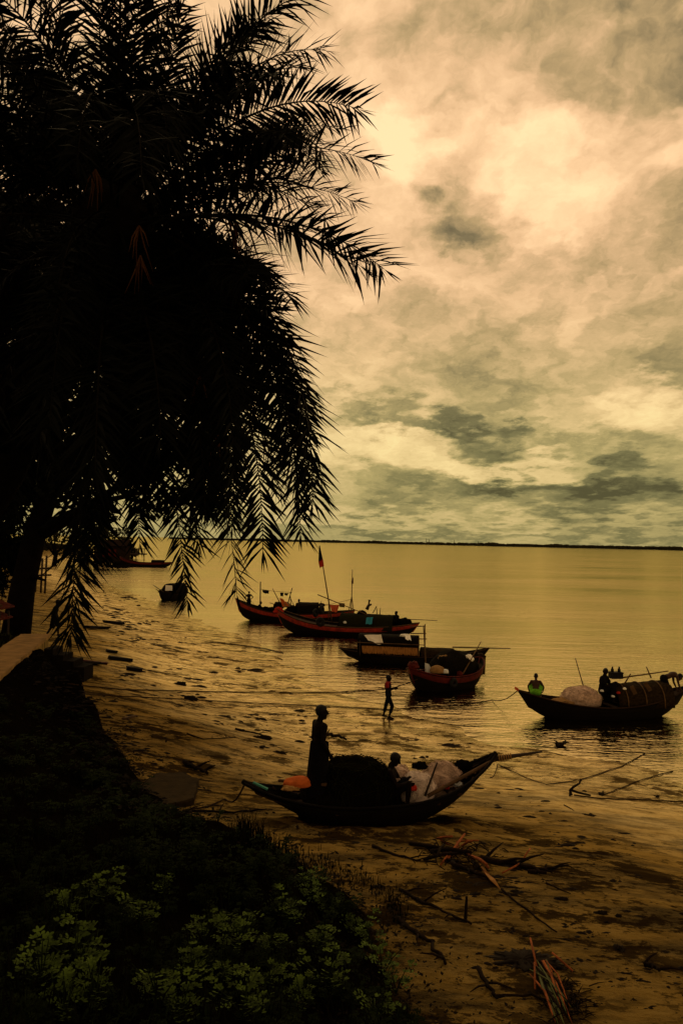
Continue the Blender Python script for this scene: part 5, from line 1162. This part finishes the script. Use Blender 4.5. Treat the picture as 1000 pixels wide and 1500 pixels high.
branch([(272, 1121), (286, 1128), (304, 1136)], .06, 'dark forked driftwood above the damp slab', twigs=7, seed=1)
branch([(285, 1078), (300, 1084), (345, 1083)], .02, 'thin pale-backed twig lying left of the standing man', twigs=2, seed=2) if False else branch([(273, 1076), (298, 1084), (345, 1081)], .022, 'thin dark twig lying on open mud before the standing man', twigs=2, seed=2)
branch([(345, 1069), (375, 1076), (390, 1080)], .03, 'curved dark branch beside a black clump on the mud', twigs=3, seed=3)
branch([(478, 1078), (490, 1080), (507, 1086)], .06, 'reddish brown branch lying behind the standing man', 'drift', 4, 4)
branch([(545, 1242), (575, 1253), (610, 1262), (640, 1266)], .022, 'long thin dark branch running into the cane heap', twigs=3, seed=5)
branch([(660, 1268), (690, 1280), (715, 1290)], .035, 'dark branch lying along lower side of the cane heap', twigs=2, seed=6)
branch([(705, 1262), (740, 1268), (768, 1272), (800, 1283)], .05, 'thick dark branch reaching away from the cane heap', twigs=5, seed=7, tl=.5)
branch([(775, 1280), (800, 1276), (832, 1270)], .03, 'short dark branch at the far end of the thick branch', twigs=4, seed=8)
branch([(585, 1305), (610, 1320), (650, 1338), (690, 1356)], .026, 'brown branch with an upright stub below the cane heap', 'drift', 3, 9)
branch([(583, 1350), (605, 1368), (630, 1385), (652, 1415)], .03, 'reddish branch curving beside the green plants', 'drift', 4, 10)
branch([(700, 1422), (715, 1448), (728, 1462), (775, 1462), (830, 1475)], .024, 'long thin bent branch beside the green blades', twigs=3, seed=11)
branch([(262, 1192), (300, 1190), (345, 1193), (390, 1187)], .028, 'dark drift branch under the bow of the grounded boat', twigs=6, seed=12)
branch([(800, 1295), (835, 1310)], .012, 'thin straight twig on mud beyond the cane heap', twigs=0, seed=13)
branch([(826, 1180), (840, 1188)], .012, 'thin short twig under the iron anchor', twigs=0, seed=14)
branch([(940, 1415), (965, 1425)], .03, 'small dark branch clump at the right border of the mud'.replace('right ', ''), twigs=5, seed=15)
p = hit(681, 1350); wpole('driftwood_stub', p, p + Vector((.02, .05, .26)), 'dark stub standing upright at end of the brown branch', 'stub', .022, 'drift')
# dry cane heap: orange-brown stalks thrown over each other
def cane_heap():
    base = hit(665, 1258); root = empty('cane_heap', base, 0, 'heap of broken orange-brown cane stalks lying on the mud', 'cane heap'); r = random.Random(4)
    L_ = [((640, 1231), (662, 1240), .12, 'cane', .018), ((655, 1262), (680, 1240), .16, 'cane', .02), ((645, 1270), (672, 1248), .05, 'cane', .014), ((676, 1242), (690, 1256), .2, 'cane', .02), ((690, 1257), (712, 1285), .14, 'cane', .022), ((668, 1236), (700, 1244), .1, 'cane', .012), ((600, 1238), (650, 1252), .06, 'drift', .03), ((630, 1250), (690, 1262), .1, 'drift', .03), ((620, 1262), (676, 1258), .05, 'drift', .025), ((700, 1262), (715, 1280), .05, 'cane', .02), ((650, 1240), (640, 1268), .1, 'drift', .02), ((765, 1263), (776, 1256), .1, 'cane', .012), ((735, 1282), (768, 1266), .03, 'cane', .012)]
    for (a, b, h, m_, rad) in L_:
        pa, pb = hit(*a, .03) - base, hit(*b, .03 + h) - base; mb = MB()
        mb.tube([pa, pa.lerp(pb, .5) + Vector((r.uniform(-.03, .03), 0, r.uniform(0, .04))), pb], [rad, rad * 1.05, rad * .8], 6); mb.build('cane', M[m_], root)
    for (a, b, m_, w) in [((708, 1281), (733, 1307), 'canepale', .05), ((704, 1276), (722, 1296), 'cane', .04), ((640, 1233), (664, 1243), 'cane', .035), ((672, 1242), (655, 1262), 'cane', .03), ((676, 1244), (694, 1266), 'cane', .04), ((612, 1240), (648, 1256), 'drift', .06), ((640, 1262), (690, 1268), 'drift', .07), ((688, 1262), (706, 1282), 'drift', .05), ((700, 1268), (716, 1288), 'canepale', .03)]:
        pa, pb = hit(*a, .05) - base, hit(*b, .03) - base; mb = MB(); mid = pa.lerp(pb, .45); sd = (pb - pa).cross(Vector((0, 0, 1))).normalized() * w
        mb.add([pa, mid + sd + Vector((0, 0, .03)), pb, mid - sd + Vector((0, 0, .0)), mid + Vector((0, 0, -.03))], [(0, 1, 2, 3), (0, 4, 1), (1, 4, 2), (2, 4, 3), (3, 4, 0)]); mb.build('split_sheath', M[m_], root)
    mb = MB()
    for k in range(90):
        p = hit(r.gauss(668, 26), r.gauss(1254, 9), .02) - base; a = r.uniform(0, 3.14); d = Vector((math.cos(a), math.sin(a), r.uniform(-.1, .25))) * r.uniform(.08, .25); mb.tube([p, p + d * .5 + Vector((0, 0, .03)), p + d], [.008, .007, .003], 4)
    mb.build('trash_strands', M['drift'], root)['kind'] = 'stuff'
cane_heap()
branch([(733, 1305), (755, 1322), (785, 1345), (815, 1367)], .016, 'long knotted cane stalk lying beyond the split orange sheath', 'drift', 0, 20, name='cane_stalk', cat='cane')
def green_blades():
    base = hit(800, 1440); root = empty('cut_reeds', base, 0, 'cut green and orange reed blades with roots on dark mud', 'reeds'); r = random.Random(9)
    for k in range(16):
        m_ = ['greenblade', 'greenblade', 'cane', 'drift'][k % 4]
        a = (r.uniform(773, 800), r.uniform(1408, 1440)); b = (r.uniform(812, 850), r.uniform(1478, 1510))
        pa, pb = hit(*a, .04) - base, hit(*b, .03) - base; mid = pa.lerp(pb, .5) + Vector((r.uniform(-.04, .04), 0, r.uniform(.02, .09))); sd = (pb - pa).cross(Vector((0, 0, 1))).normalized() * r.uniform(.008, .016); mb = MB()
        rows = [[p + sd * f, p + Vector((0, 0, .006)), p - sd * f, p - Vector((0, 0, .004))] for p, f in ((pa, .5), (pa.lerp(mid, .5), 1), (mid, 1), (mid.lerp(pb, .5), .9), (pb, .2))]
        mb.loft(rows, True, True); mb.build('blade', M[m_], root)
    for (a, b) in [((776, 1388), (786, 1425)), ((808, 1410), (838, 1428)), ((782, 1425), (783, 1455)), ((795, 1422), (812, 1447))]:
        pa, pb = hit(*a, .1) - base, hit(*b, .04) - base; mb = MB(); mb.tube([pa, pa.lerp(pb, .5), pb], [.010, .012, .01], 6); mb.build('stalk', M['cane'], root)
    mb = MB()
    for k in range(150):
        p = hit(r.gauss(832, 16), r.gauss(1470, 18), .01) - base; a = r.uniform(0, 6.28); d = Vector((math.cos(a), math.sin(a), r.uniform(0, .8))) * r.uniform(.06, .18); mb.tube([p, p + d * .5, p + d + Vector((0, 0, -.02))], [.006, .005, .002], 4)
    mb.build('roots', M['drift'], root)
green_blades()
def patty(px, py, rx, ry, h, label, seed, m='clod', name='mud_mound', cat='mound', rag=0):
    c = hit(px, py); mb = MB(); sv = Vector((seed * 2.1, 0, 0))
    mb.ell(c, (rx, ry, h), None, 72 if rag else 28, 16, lambda d, p: p * (1 + .45 * nz(d * 1.8 + sv) + .25 * nz(d * 5 + sv) + (.45 * nz(d * 11 + sv) + .4 * nz(d * 25 + sv) if rag else 0)))
    return thing(mb, name, M[m], label, cat)
patty(765, 1408, .36, .20, .035, 'black patch of rotting weed beside the cut reeds', 3, 'clod', 'weed_mat', 'weed mat', 1); patty(742, 1268, .34, .13, .03, 'dark weed mat lying under the thick branch', 4, 'clod', 'weed_mat', 'weed mat', 1)
patty(880, 1338, .07, .04, .03, 'round black stone on the mud beyond the cane stalk', 5, 'clod', 'stone', 'stone', 2); patty(905, 1342, .035, .025, .02, 'small black stone just beside the round black stone', 6, 'clod', 'stone', 'stone', 2); patty(888, 1352, .03, .02, .018, 'tiny black stone just below the round black stone', 7, 'clod', 'stone', 'stone', 2)
patty(822, 1253 + 65, .08, .035, .03, 'flat dark stone among mud ripples beyond the cane heap', 8, 'clod', 'stone', 'stone', 2); patty(905, 1390, .05, .08, .03, 'dark clod shaped like a tooth near the mud edge', 9, 'clod', 'stone', 'stone', 2)
patty(264, 1023 - 20 + 0, .20, .12, .10, 'black clump sitting on the long mooring rope', 10, 'clod', 'stone', 'stone', 2); patty(278, 1025, .22, .14, .1, 'black clump between the two long mooring ropes', 11, 'clod', 'stone', 'stone', 2)
patty(385, 1082, .2, .1, .08, 'black clump at the end of the curved dark branch', 12, 'clod', 'stone', 'stone', 2); patty(410, 1103, .18, .06, .05, 'dark mud patch before the standing man', 13, 'clod', 'weed_mat', 'weed mat')
patty(122, 971, .75, .25, .04, 'low dark rubbish mound at the foot of the concrete steps', 14, 'litter', 'rubbish_mound', 'mound', 1)
# planks on the mud
def plank(a, b, w, h, label, m='tar', name='wooden_plank'):
    pa, pb = hit(*a, h * .5), hit(*b, h * .5); mb = MB(); mb.beam(pa, pb, w, h); rr = random.Random(int(a[0]))
    mb.v = [tuple(Vector(p) + Vector((rr.uniform(-.05, .05), rr.uniform(-.04, .04), rr.uniform(0, .02)))) for p in mb.v]
    return thing(mb, name, M[m], label, 'plank', None, False)
plank((152, 912), (181, 915), .35, .14, 'dark plank lying alone on the far mud beyond the wall'); plank((128, 920), (158, 921), .3, .12, 'dark plank lying next to a frond tip on mud')
plank((160, 966), (192, 970), .3, .14, 'black timber lying on mud between the rubbish and water'); plank((186, 981), (208, 984), .3, .12, 'short black timber lying below the longer black timber'); plank((181, 1054), (201, 1050), .07, .04, 'short pale stick lying under the mooring ropes', 'pale_wood', 'stick')
plank((157, 955), (172, 957), .2, .1, 'small black board above the black timber on mud'); plank((110, 968), (158, 974), .10, .07, 'reddish thin board among the rubbish by the steps', 'darkred')
# damp slab lying at the bank's foot
def slab():
    top = [hit(204, 1153, .10), hit(226, 1147, .10), hit(264, 1151, .10), hit(291, 1160, .10), hit(282, 1180, .10), hit(243, 1183, .10), hit(204, 1174, .10)]
    zm = sum(p.z for p in top) / len(top); top = [Vector((p.x, p.y, zm)) for p in top]
    q = []; rr = random.Random(3)
    for i, p in enumerate(top):
        for k in range(7): q.append(p.lerp(top[(i + 1) % len(top)], k / 7) + Vector((rr.uniform(-.03, .03), rr.uniform(-.04, .04), 0)))
    c = sum(q, Vector()) / len(q); n = len(q); mb = MB()
    rows = [[c + (p - c) * f + Vector((0, 0, -z)) for p in q] for f, z in ((.975, 0), (1.0, .025), (.995, .12), (.97, .14), (.95, .5))]
    mb.loft(rows, True, True)
    thing(mb, 'concrete_slab', M['slab'], 'damp brown slab jutting from the dark bank onto the mud', 'slab', None, False)
slab()
# scattered clods, weed scraps and leaf litter
def scatter_clods():
    r = random.Random(11); mb = MB(); ico = []
    def blob(c, s, fl):
        n = 6; a0 = r.uniform(0, 6.28); el = r.uniform(1, 3.4); rot = r.uniform(-.5, .5); ring = []
        for k in range(n):
            a = a0 + 2 * math.pi * k / n; rr = s * r.uniform(.6, 1.2); x, y = math.cos(a) * rr * el, math.sin(a) * rr
            ring.append(c + Vector((x * math.cos(rot) - y * math.sin(rot), x * math.sin(rot) + y * math.cos(rot), -.01)))
        top = [c + (p - c) * .55 + Vector((0, 0, s * fl)) for p in ring]
        mb.add(ring + top + [c + Vector((0, 0, s * fl * 1.3))], [(i, (i + 1) % n, n + (i + 1) % n, n + i) for i in range(n)] + [(n + i, n + (i + 1) % n, 2 * n) for i in range(n)])
    bands = [((120, 870), (300, 960), 14, 160), ((120, 905), (260, 960), 18, 150), ((200, 985), (420, 1090), 22, 260), ((440, 1040), (700, 1140), 20, 120), ((150, 1000), (480, 1000), 40, 90), ((260, 1130), (360, 1210), 22, 120), ((700, 1140), (900, 1260), 30, 190), ((560, 1240), (1000, 1330), 36, 260), ((640, 1380), (980, 1420), 50, 200), ((750, 1075), (1000, 1130), 14, 60), ((380, 1190), (560, 1240), 18, 90), ((130, 840), (230, 905), 8, 90), ((290, 905), (440, 935), 8, 60), ((60, 990), (200, 1080), 14, 260), ((560, 1060), (760, 1110), 16, 60), ((180, 1085), (260, 1160), 12, 200), ((680, 1180), (900, 1420), 60, 160), ((620, 1270), (1000, 1470), 50, 420), ((520, 1230), (760, 1330), 30, 160)]
    for (a, b, sp, n) in bands:
        cx_ = cy_ = 0; left = 0
        for k in range(int(n * 1.35)):
            if left <= 0:
                t = r.random(); cx_ = a[0] + (b[0] - a[0]) * t + r.gauss(0, sp); cy_ = a[1] + (b[1] - a[1]) * t + r.gauss(0, sp * .45); left = int(r.expovariate(.16)) + 1; spr = r.uniform(3, 14)
            left -= 1; px = cx_ + r.gauss(0, spr); py = cy_ + r.gauss(0, spr * .22)
            if py < 815 or px < 25: continue
            p = hit(px, py)
            if p.z < .02 or p.y > 110: continue
            s = (.5 + 4.6 * r.random() ** 6) / F * p.y; blob(p, min(s, .14), r.uniform(.2, .5))
    tag(mb.build('mud_debris', M['clod'], None, False), 'scattered dark clods and weed scraps on the mud', None, 'debris', 'stuff')
scatter_clods()
def leaf_scatter():
    r = np.random.default_rng(5); V, Fc = [], []; n = 0
    pts = []
    for (ax, ay), (bx, by) in zip(FOOT[1:-9], FOOT[2:-8]):
        L = math.hypot(bx - ax, by - ay)
        for k in range(int(L * 300)):
            t = r.random(); off = r.normal(0, 1) * (.30 + .45 * (math.sin(t * L * 3.1 + ax) > .2)) + .10; nx, ny = -(by - ay) / L, (bx - ax) / L
            pts.append((ax + (bx - ax) * t + nx * off, ay + (by - ay) * t + ny * off))
    pts = np.array(pts); z = zt_arr(pts[:, 0], pts[:, 1])[0]
    for (x, y), zz in zip(pts, z):
        s = r.uniform(.022, .06) * min(1, max(.45, y / 14)); a = r.uniform(0, 6.28); d = Vector((math.cos(a), math.sin(a), r.uniform(-.2, .5))).normalized(); e = d.cross(Vector((r.uniform(-.6, .6), r.uniform(-.6, .6), 1))).normalized(); c = Vector((x, y, zz + .035 + r.random() * .05))
        V += [tuple(c - d * s), tuple(c + e * s * .5), tuple(c + d * s), tuple(c - e * s * .5)]; Fc.append((n, n + 1, n + 2, n + 3)); n += 4
    me = bpy.data.meshes.new('leaf_litter'); me.from_pydata(V, [], Fc); me.update()
    tag(link('leaf_litter', me, M['litter'], None, False), 'dark leaf litter along the foot of the bank', None, None, 'stuff')
leaf_scatter()

# ------------------------------------------------------------------ plants on the bank
def plant_mesh(mb, c, r, size, nst, leaf):
    """leafy plant: several stems with pinnate leaves of rounded leaflets"""
    for s_i in range(nst):
        a = r.uniform(0, 6.28); lean = r.uniform(.2, .9); h = size * r.uniform(.5, 1.1); tip = c + Vector((math.cos(a) * lean * h, math.sin(a) * lean * h, h)); st = [c, c.lerp(tip, .5) + Vector((0, 0, h * .12)), tip]
        mb[0].tube(st, [.006, .005, .002], 3, cap=False)
        for k in range(r.randint(4, 7)):
            t = .25 + .75 * k / 6; p = st[0].lerp(st[1], t * 2) if t < .5 else st[1].lerp(st[2], t * 2 - 1)
            an = a + r.uniform(-1.6, 1.6); d = Vector((math.cos(an), math.sin(an), r.uniform(.0, .5))).normalized(); sd = d.cross(Vector((0, 0, 1))).normalized(); up = sd.cross(d); L = leaf * r.uniform(2.0, 3.4)
            for q in range(3):
                b = p + d * L * (.35 + .3 * q) + Vector((0, 0, -.08 * L * q * q))
                for sg in (-1, 1) if q < 2 else (-1, 1, 0):
                    e = (d * (.55 if sg else 1) + sd * sg * .9 + up * r.uniform(-.1, .45)).normalized(); w = (e.cross(up) + up * r.uniform(-.3, .3)).normalized() * leaf * .27; l = leaf * r.uniform(.75, 1.1)
                    m_ = mb[1]; o = len(m_.v); m_.v += [tuple(b), tuple(b + e * l * .45 + w), tuple(b + e * l * .8 + w * .75), tuple(b + e * l), tuple(b + e * l * .8 - w * .75), tuple(b + e * l * .45 - w)]; m_.f.append((o, o + 1, o + 2, o + 3, o + 4, o + 5))
def build_plants():
    r = random.Random(21); var = []
    for k in range(4):
        mb = (MB(), MB()); plant_mesh(mb, Vector(), r, .24, 5, .034); var.append((mb[0].mesh('stem'), mb[1].mesh('foliage')))
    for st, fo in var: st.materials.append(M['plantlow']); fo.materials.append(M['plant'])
    spots = [(480, 1335), (455, 1320), (525, 1370), (430, 1385), (400, 1400), (330, 1372), (300, 1380), (285, 1398), (235, 1310), (150, 1325), (100, 1355), (75, 1390), (345, 1395), (390, 1450), (470, 1390), (500, 1420), (545, 1385), (560, 1430), (580, 1455), (520, 1460), (230, 1470), (140, 1470), (110, 1425), (180, 1410), (280, 1440), (60, 1450), (440, 1480), (610, 1480), (355, 1490), (555, 1490), (205, 1360), (20, 1385), (330, 1440), (480, 1450), (425, 1350), (10, 1455), (265, 1495), (95, 1495), (450, 1300), (260, 1345)]
    for i, (px, py) in enumerate([q for k, q in enumerate(spots) if k % 4 != 3]):
        p = hit(px, py); st, fo = var[i % 4]
        root = empty('leafy_plant', p, r.uniform(0, 6.28), 'low leafy green plant with rounded leaflets growing on the dark bank', 'plant', 'leafy plants on the bank')
        s = r.uniform(.8, 1.25); root.scale = (s, s, s)
        for nm, me in (('stem', st), ('foliage', fo)):
            o = bpy.data.objects.new(nm, me); COL.objects.link(o); o.parent = root
    # shaded ground cover
    mb = (MB(), MB())
    for k in range(1000):
        px, py = r.uniform(-60, 640), r.uniform(1030, 1560)
        p = hit(px, py)
        z, s, q = zt_arr([p.x], [p.y])
        if q[0] < .35: continue
        d = max(.5, min(1.3, p.y / 10)); plant_mesh(mb, p, r, r.uniform(.10, .24) * d, 3, .036 * d)
    n = len(mb[0].f); mb[0].add(mb[1].v, mb[1].f)
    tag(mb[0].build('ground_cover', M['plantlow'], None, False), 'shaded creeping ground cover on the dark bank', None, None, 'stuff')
    # grass fringe
    g = MB()
    def blade(p, h, m_=g):
        a = r.uniform(0, 6.28); d = Vector((math.cos(a), math.sin(a), 0)); sd = Vector((-d.y, d.x, 0)) * .007; l = r.uniform(.1, .6) * h
        o = len(m_.v); m_.v += [tuple(p - sd), tuple(p + sd), tuple(p + d * l * .35 + Vector((0, 0, h * .6)) + sd * .7), tuple(p + d * l * .35 + Vector((0, 0, h * .6)) - sd * .7), tuple(p + d * l + Vector((0, 0, h)))]; m_.f += [(o, o + 1, o + 2, o + 3), (o + 3, o + 2, o + 4)]
    for k in range(1500):
        t = r.random() ** 1.5; seg = [(300, 1236), (345, 1232), (365, 1226), (400, 1240), (440, 1252), (500, 1275), (570, 1305), (585, 1345)]; i = int(t * 6.99); u = t * 7 - i if t * 7 - i <= 1 else 1
        px = seg[i][0] + (seg[i + 1][0] - seg[i][0]) * u + r.gauss(0, 8); py = seg[i][1] + (seg[i + 1][1] - seg[i][1]) * u + r.gauss(6, 7); blade(hit(px, py, -.02), r.uniform(.05, .24) * (1 if px < 420 else .6) + (.22 if 350 < px < 385 and r.random() < .3 else 0))
    for k in range(3500):
        px, py = r.uniform(-40, 610), r.uniform(1080, 1540); p = hit(px, py)
        if zt_arr([p.x], [p.y])[2][0] > .3: blade(p, r.uniform(.08, .22))
    tag(g.build('bank_grass', M['grass'], None, False), 'dark grass along the bank edge', None, None, 'stuff')
    g2 = MB()
    for k in range(2600):
        x, y = r.uniform(-16, -9.2), r.uniform(20, 33)
        w = (Vector((x, y)) - A).dot(wn)
        if w > -.95: continue
        blade(Vector((x, y, zt(x, y))), r.uniform(.05, .16), g2)
    tag(g2.build('wall_grass', M['lawn'], None, False), 'short dark lawn grass behind the river wall', None, None, 'stuff')
build_plants()

# ------------------------------------------------------------------ sky, sun
def pix_azel(px, py):
    d = ray(px, py).normalized(); return math.degrees(math.atan2(d.x, d.y)), math.degrees(math.asin(d.z))
SUN_AZ, SUN_EL = -22.0, 50.0
w = bpy.data.worlds.new('World'); S.world = w; w.use_nodes = True
nt = w.node_tree; nt.nodes.clear(); N = nt.nodes.new; Lk = nt.links.new
def setin(sock, v):
    if hasattr(v, 'is_output'): Lk(v, sock)
    else: sock.default_value = v
def mth(op, a, b=0.0, c=None, clamp=False):
    x = N('ShaderNodeMath'); x.operation = op; x.use_clamp = clamp; setin(x.inputs[0], a); setin(x.inputs[1], b)
    if c is not None: setin(x.inputs[2], c)
    return x.outputs[0]
def vm(op, a, b=(0, 0, 0), out=0):
    x = N('ShaderNodeVectorMath'); x.operation = op; setin(x.inputs[0], a)
    if op not in ('LENGTH', 'NORMALIZE'): setin(x.inputs[1], b)
    return x.outputs['Value'] if op in ('LENGTH', 'DOT_PRODUCT') else x.outputs[0]
def mrange(v, a, b, c, d, mode='SMOOTHSTEP'):
    x = N('ShaderNodeMapRange'); x.interpolation_type = mode; setin(x.inputs['Value'], v)
    for k, q in zip(('From Min', 'From Max', 'To Min', 'To Max'), (a, b, c, d)): x.inputs[k].default_value = q
    return x.outputs[0]
tc = N('ShaderNodeTexCoord'); D = tc.outputs['Generated']
sp = N('ShaderNodeSeparateXYZ'); Lk(D, sp.inputs[0]); dx, dy, dz_ = sp.outputs
az = mth('MULTIPLY', mth('ARCTAN2', dx, dy), 57.29578); el = mth('MULTIPLY', mth('ARCSINE', dz_), 57.29578)
cb = N('ShaderNodeCombineXYZ'); Lk(az, cb.inputs[0]); Lk(el, cb.inputs[1]); AE = cb.outputs[0]
def noise_tex(vec, scale, detail, rough=.55, dist=0.0, col=False):
    t = N('ShaderNodeTexNoise'); setin(t.inputs['Vector'], vec); t.inputs['Scale'].default_value = scale; t.inputs['Detail'].default_value = detail; t.inputs['Roughness'].default_value = rough; t.inputs['Distortion'].default_value = dist
    return t.outputs['Color' if col else 0]
# cloud-layer coordinates: clouds flatten towards the horizon
den = mth('ADD', mth('MAXIMUM', dz_, 0.0), .16)
cl = N('ShaderNodeCombineXYZ'); Lk(mth('DIVIDE', dx, den), cl.inputs[0]); Lk(mth('DIVIDE', mth('MULTIPLY', dy, .75), den), cl.inputs[1]); cl.inputs[2].default_value = 1.7
CLV = cl.outputs[0]
w1 = vm('SUBTRACT', noise_tex(CLV, 1.6, 4, .6, 0, True), (.5, .5, .5)); w2 = vm('SUBTRACT', noise_tex(CLV, 5.5, 5, .62, 0, True), (.5, .5, .5))
warp = vm('ADD', vm('MULTIPLY', w1, (12, 10, 0)), vm('MULTIPLY', w2, (9, 8, 0)))
elm = mrange(el, 0, 16, .45, 1.0, 'LINEAR'); wsc = N('ShaderNodeVectorMath'); wsc.operation = 'SCALE'; Lk(warp, wsc.inputs[0]); Lk(elm, wsc.inputs['Scale'])
AEW = vm('ADD', AE, wsc.outputs[0])
BL = [ # px, py, rx, ry (pixels), weight, edge softness
 (610, 235, 62, 72, .31, .8), (700, 185, 130, 30, .18, 1.0), (830, 240, 102, 60, .31, .8), (600, 110, 190, 110, .14, 1.4), (810, 310, 60, 34, .18, .9),
 (700, 275, 66, 76, -.24, .8), (760, 335, 130, 60, -.10, 1.0), (700, 420, 130, 80, -.05, 1.2),
 (980, 10, 230, 110, -.22, 1.3), (760, 0, 240, 45, -.14, 1.3), (1000, 300, 80, 150, -.14, 1.3), (560, 45, 90, 35, -.05, 1),
 (640, 395, 150, 40, .13, 1.1), (850, 470, 190, 70, .10, 1.2), (640, 510, 170, 40, -.10, 1.1), (500, 520, 150, 120, .06, 1.3),
 (905, 598, 62, 28, .32, .9), (975, 190, 40, 50, .20, 1), (800, 560, 180, 45, -.12, 1.1), (960, 500, 120, 60, -.08, 1.2),
 (600, 618, 130, 17, -0.288, .9), (725, 645, 62, 26, -0.331, .8), (820, 660, 80, 14, -0.158, 1.0), (590, 660, 95, 20, 0.170, .9), (700, 672, 55, 18, 0.153, .9), (798, 682, 52, 24, 0.238, .8), (640, 640, 45, 12, 0.153, .8),
 (700, 708, 220, 14, -0.216, 1.0), (900, 722, 190, 30, -0.302, 1.0), (565, 730, 70, 14, -0.187, 1.0), (960, 670, 90, 30, -0.130, 1.1), (560, 762, 160, 14, 0.102, 1.1), (860, 762, 260, 12, 0.043, 1), (800, 782, 400, 10, -0.144, 1.0), (450, 690, 90, 60, 0.085, 1.2),
]
L0 = mth('ADD', mrange(el, -2, 40, .47, .62, 'LINEAR'), mrange(el, 0, 7, -.18, 0)); acc = mth('SUBTRACT', L0, .05)
for (px, py, rx, ry, wt, soft) in BL:
    a, e = pix_azel(px, py); sx = 57.3 / F * math.cos(R(e)); k = (F / 57.3)
    q = vm('LENGTH', vm('MULTIPLY', vm('SUBTRACT', AEW, (a, e, 0)), (k / rx, k / ry, 0)))
    acc = mth('ADD', acc, mrange(q, 1.0 + .75 * soft, max(.05, 1.0 - .75 * soft), 0, wt))
fb = mth('SUBTRACT', noise_tex(CLV, 2.6, 9, .60, .3), .5); fb2 = mth('SUBTRACT', noise_tex(CLV, 9.0, 8, .62, .2), .5)
fb3 = mth('SUBTRACT', noise_tex(AEW, .13, 9, .6, .4), .5); fb4 = mth('SUBTRACT', noise_tex(AEW, .45, 7, .6, .3), .5); lowk = mrange(el, 9, 26, .06, 1.0)
puff = mth('SUBTRACT', .62, mth('ABSOLUTE', mth('MULTIPLY', mth('SUBTRACT', noise_tex(vm('MULTIPLY', AEW, (1, 1.5, 1)), .22, 6, .55, .2), .5), 3.0)))
bil = mth('ADD', mth('ADD', mth('MULTIPLY', fb3, .36), mth('MULTIPLY', fb4, .20)), mth('MULTIPLY', puff, mrange(el, 3, 15, .24, .12)))
PV = vm('ADD', vm('MULTIPLY', AE, (1, 1.35, 0)), vm('MULTIPLY', w2, (6, 6, 0)))
def bfield(off):
    p = vm('ADD', PV, off); return noise_tex(p, .17, 7, .58)
emb = mth('SUBTRACT', bfield((0, 0, 0)), bfield((-.6, 1.5, 0)))
emb = mth('MAXIMUM', mth('MINIMUM', mth('MULTIPLY', emb, mrange(el, 1, 9, .22, .80)), .13), -.12)
bil = mth('ADD', bil, emb)
lum = mth('ADD', acc, mth('ADD', bil, mth('MULTIPLY', lowk, mth('ADD', mth('MULTIPLY', fb, .38), mth('MULTIPLY', fb2, .22)))))
cr = N('ShaderNodeValToRGB'); Lk(lum, cr.inputs[0]); els = cr.color_ramp.elements
stops = [(.0, srgb(84, 77, 52)), (.2, srgb(124, 113, 76)), (.4, srgb(178, 155, 104)), (.6, srgb(222, 187, 133)), (.8, srgb(246, 210, 153)), (1.0, srgb(255, 229, 168))]
els[0].position, els[0].color = stops[0]; els[1].position, els[1].color = stops[-1]
for p_, c_ in stops[1:-1]:
    e_ = els.new(p_); e_.color = c_
# greener light low down, warmer above
tint = N('ShaderNodeMixRGB'); tint.blend_type = 'MULTIPLY'; tint.inputs[0].default_value = 1; Lk(cr.outputs[0], tint.inputs[1])
tc_ = N('ShaderNodeMixRGB'); tc_.inputs[1].default_value = (.92, .99, .88, 1); tc_.inputs[2].default_value = (1.04, .95, 1.01, 1); Lk(mrange(el, 4, 20, 0, 1), tc_.inputs[0]); Lk(tc_.outputs[0], tint.inputs[2])
# made-up brightness of the unseen sky to shape fill: dim overhead, slightly dimmer behind
front = mrange(dy, -.25, .72, .75, 1.0); over = mrange(el, 34, 66, 1.0, .20)
dim = mth('MULTIPLY', front, over)
clouds = vm('MULTIPLY', tint.outputs[0], (1, 1, 1)); sc_ = N('ShaderNodeVectorMath'); sc_.operation = 'SCALE'; Lk(clouds, sc_.inputs[0]); Lk(mth('MULTIPLY', dim, 10.0), sc_.inputs['Scale'])
sky = N('ShaderNodeTexSky'); sky.sky_type = 'NISHITA'; sky.sun_disc = False; sky.sun_elevation = R(SUN_EL); sky.sun_rotation = R(SUN_AZ); sky.air_density = 2; sky.dust_density = 4
mixs = N('ShaderNodeMixRGB'); mixs.inputs[0].default_value = .985; Lk(sky.outputs[0], mixs.inputs[1]); Lk(sc_.outputs[0], mixs.inputs[2])
bg = N('ShaderNodeBackground'); bg.inputs['Strength'].default_value = .1; Lk(mixs.outputs[0], bg.inputs['Color'])
wo = N('ShaderNodeOutputWorld'); Lk(bg.outputs[0], wo.inputs['Surface'])
sd = bpy.data.lights.new('sun', 'SUN'); so = bpy.data.objects.new('sun', sd); COL.objects.link(so)
sd.energy = .55; sd.angle = R(14); sd.color = (1, .74, .36)
dv = Vector((math.sin(R(SUN_AZ)) * math.cos(R(SUN_EL)), math.cos(R(SUN_AZ)) * math.cos(R(SUN_EL)), math.sin(R(SUN_EL))))
so.rotation_euler = (-dv).to_track_quat('-Z', 'Y').to_euler(); so.location = (0, 0, 60)

S.view_settings.view_transform = 'Standard'; S.view_settings.look = 'None'; S.view_settings.exposure = .14; S.view_settings.gamma = 1
S.cycles.use_denoising = True; S.cycles.max_bounces = 5; S.cycles.diffuse_bounces = 2; S.cycles.glossy_bounces = 3
S.render.film_transparent = False
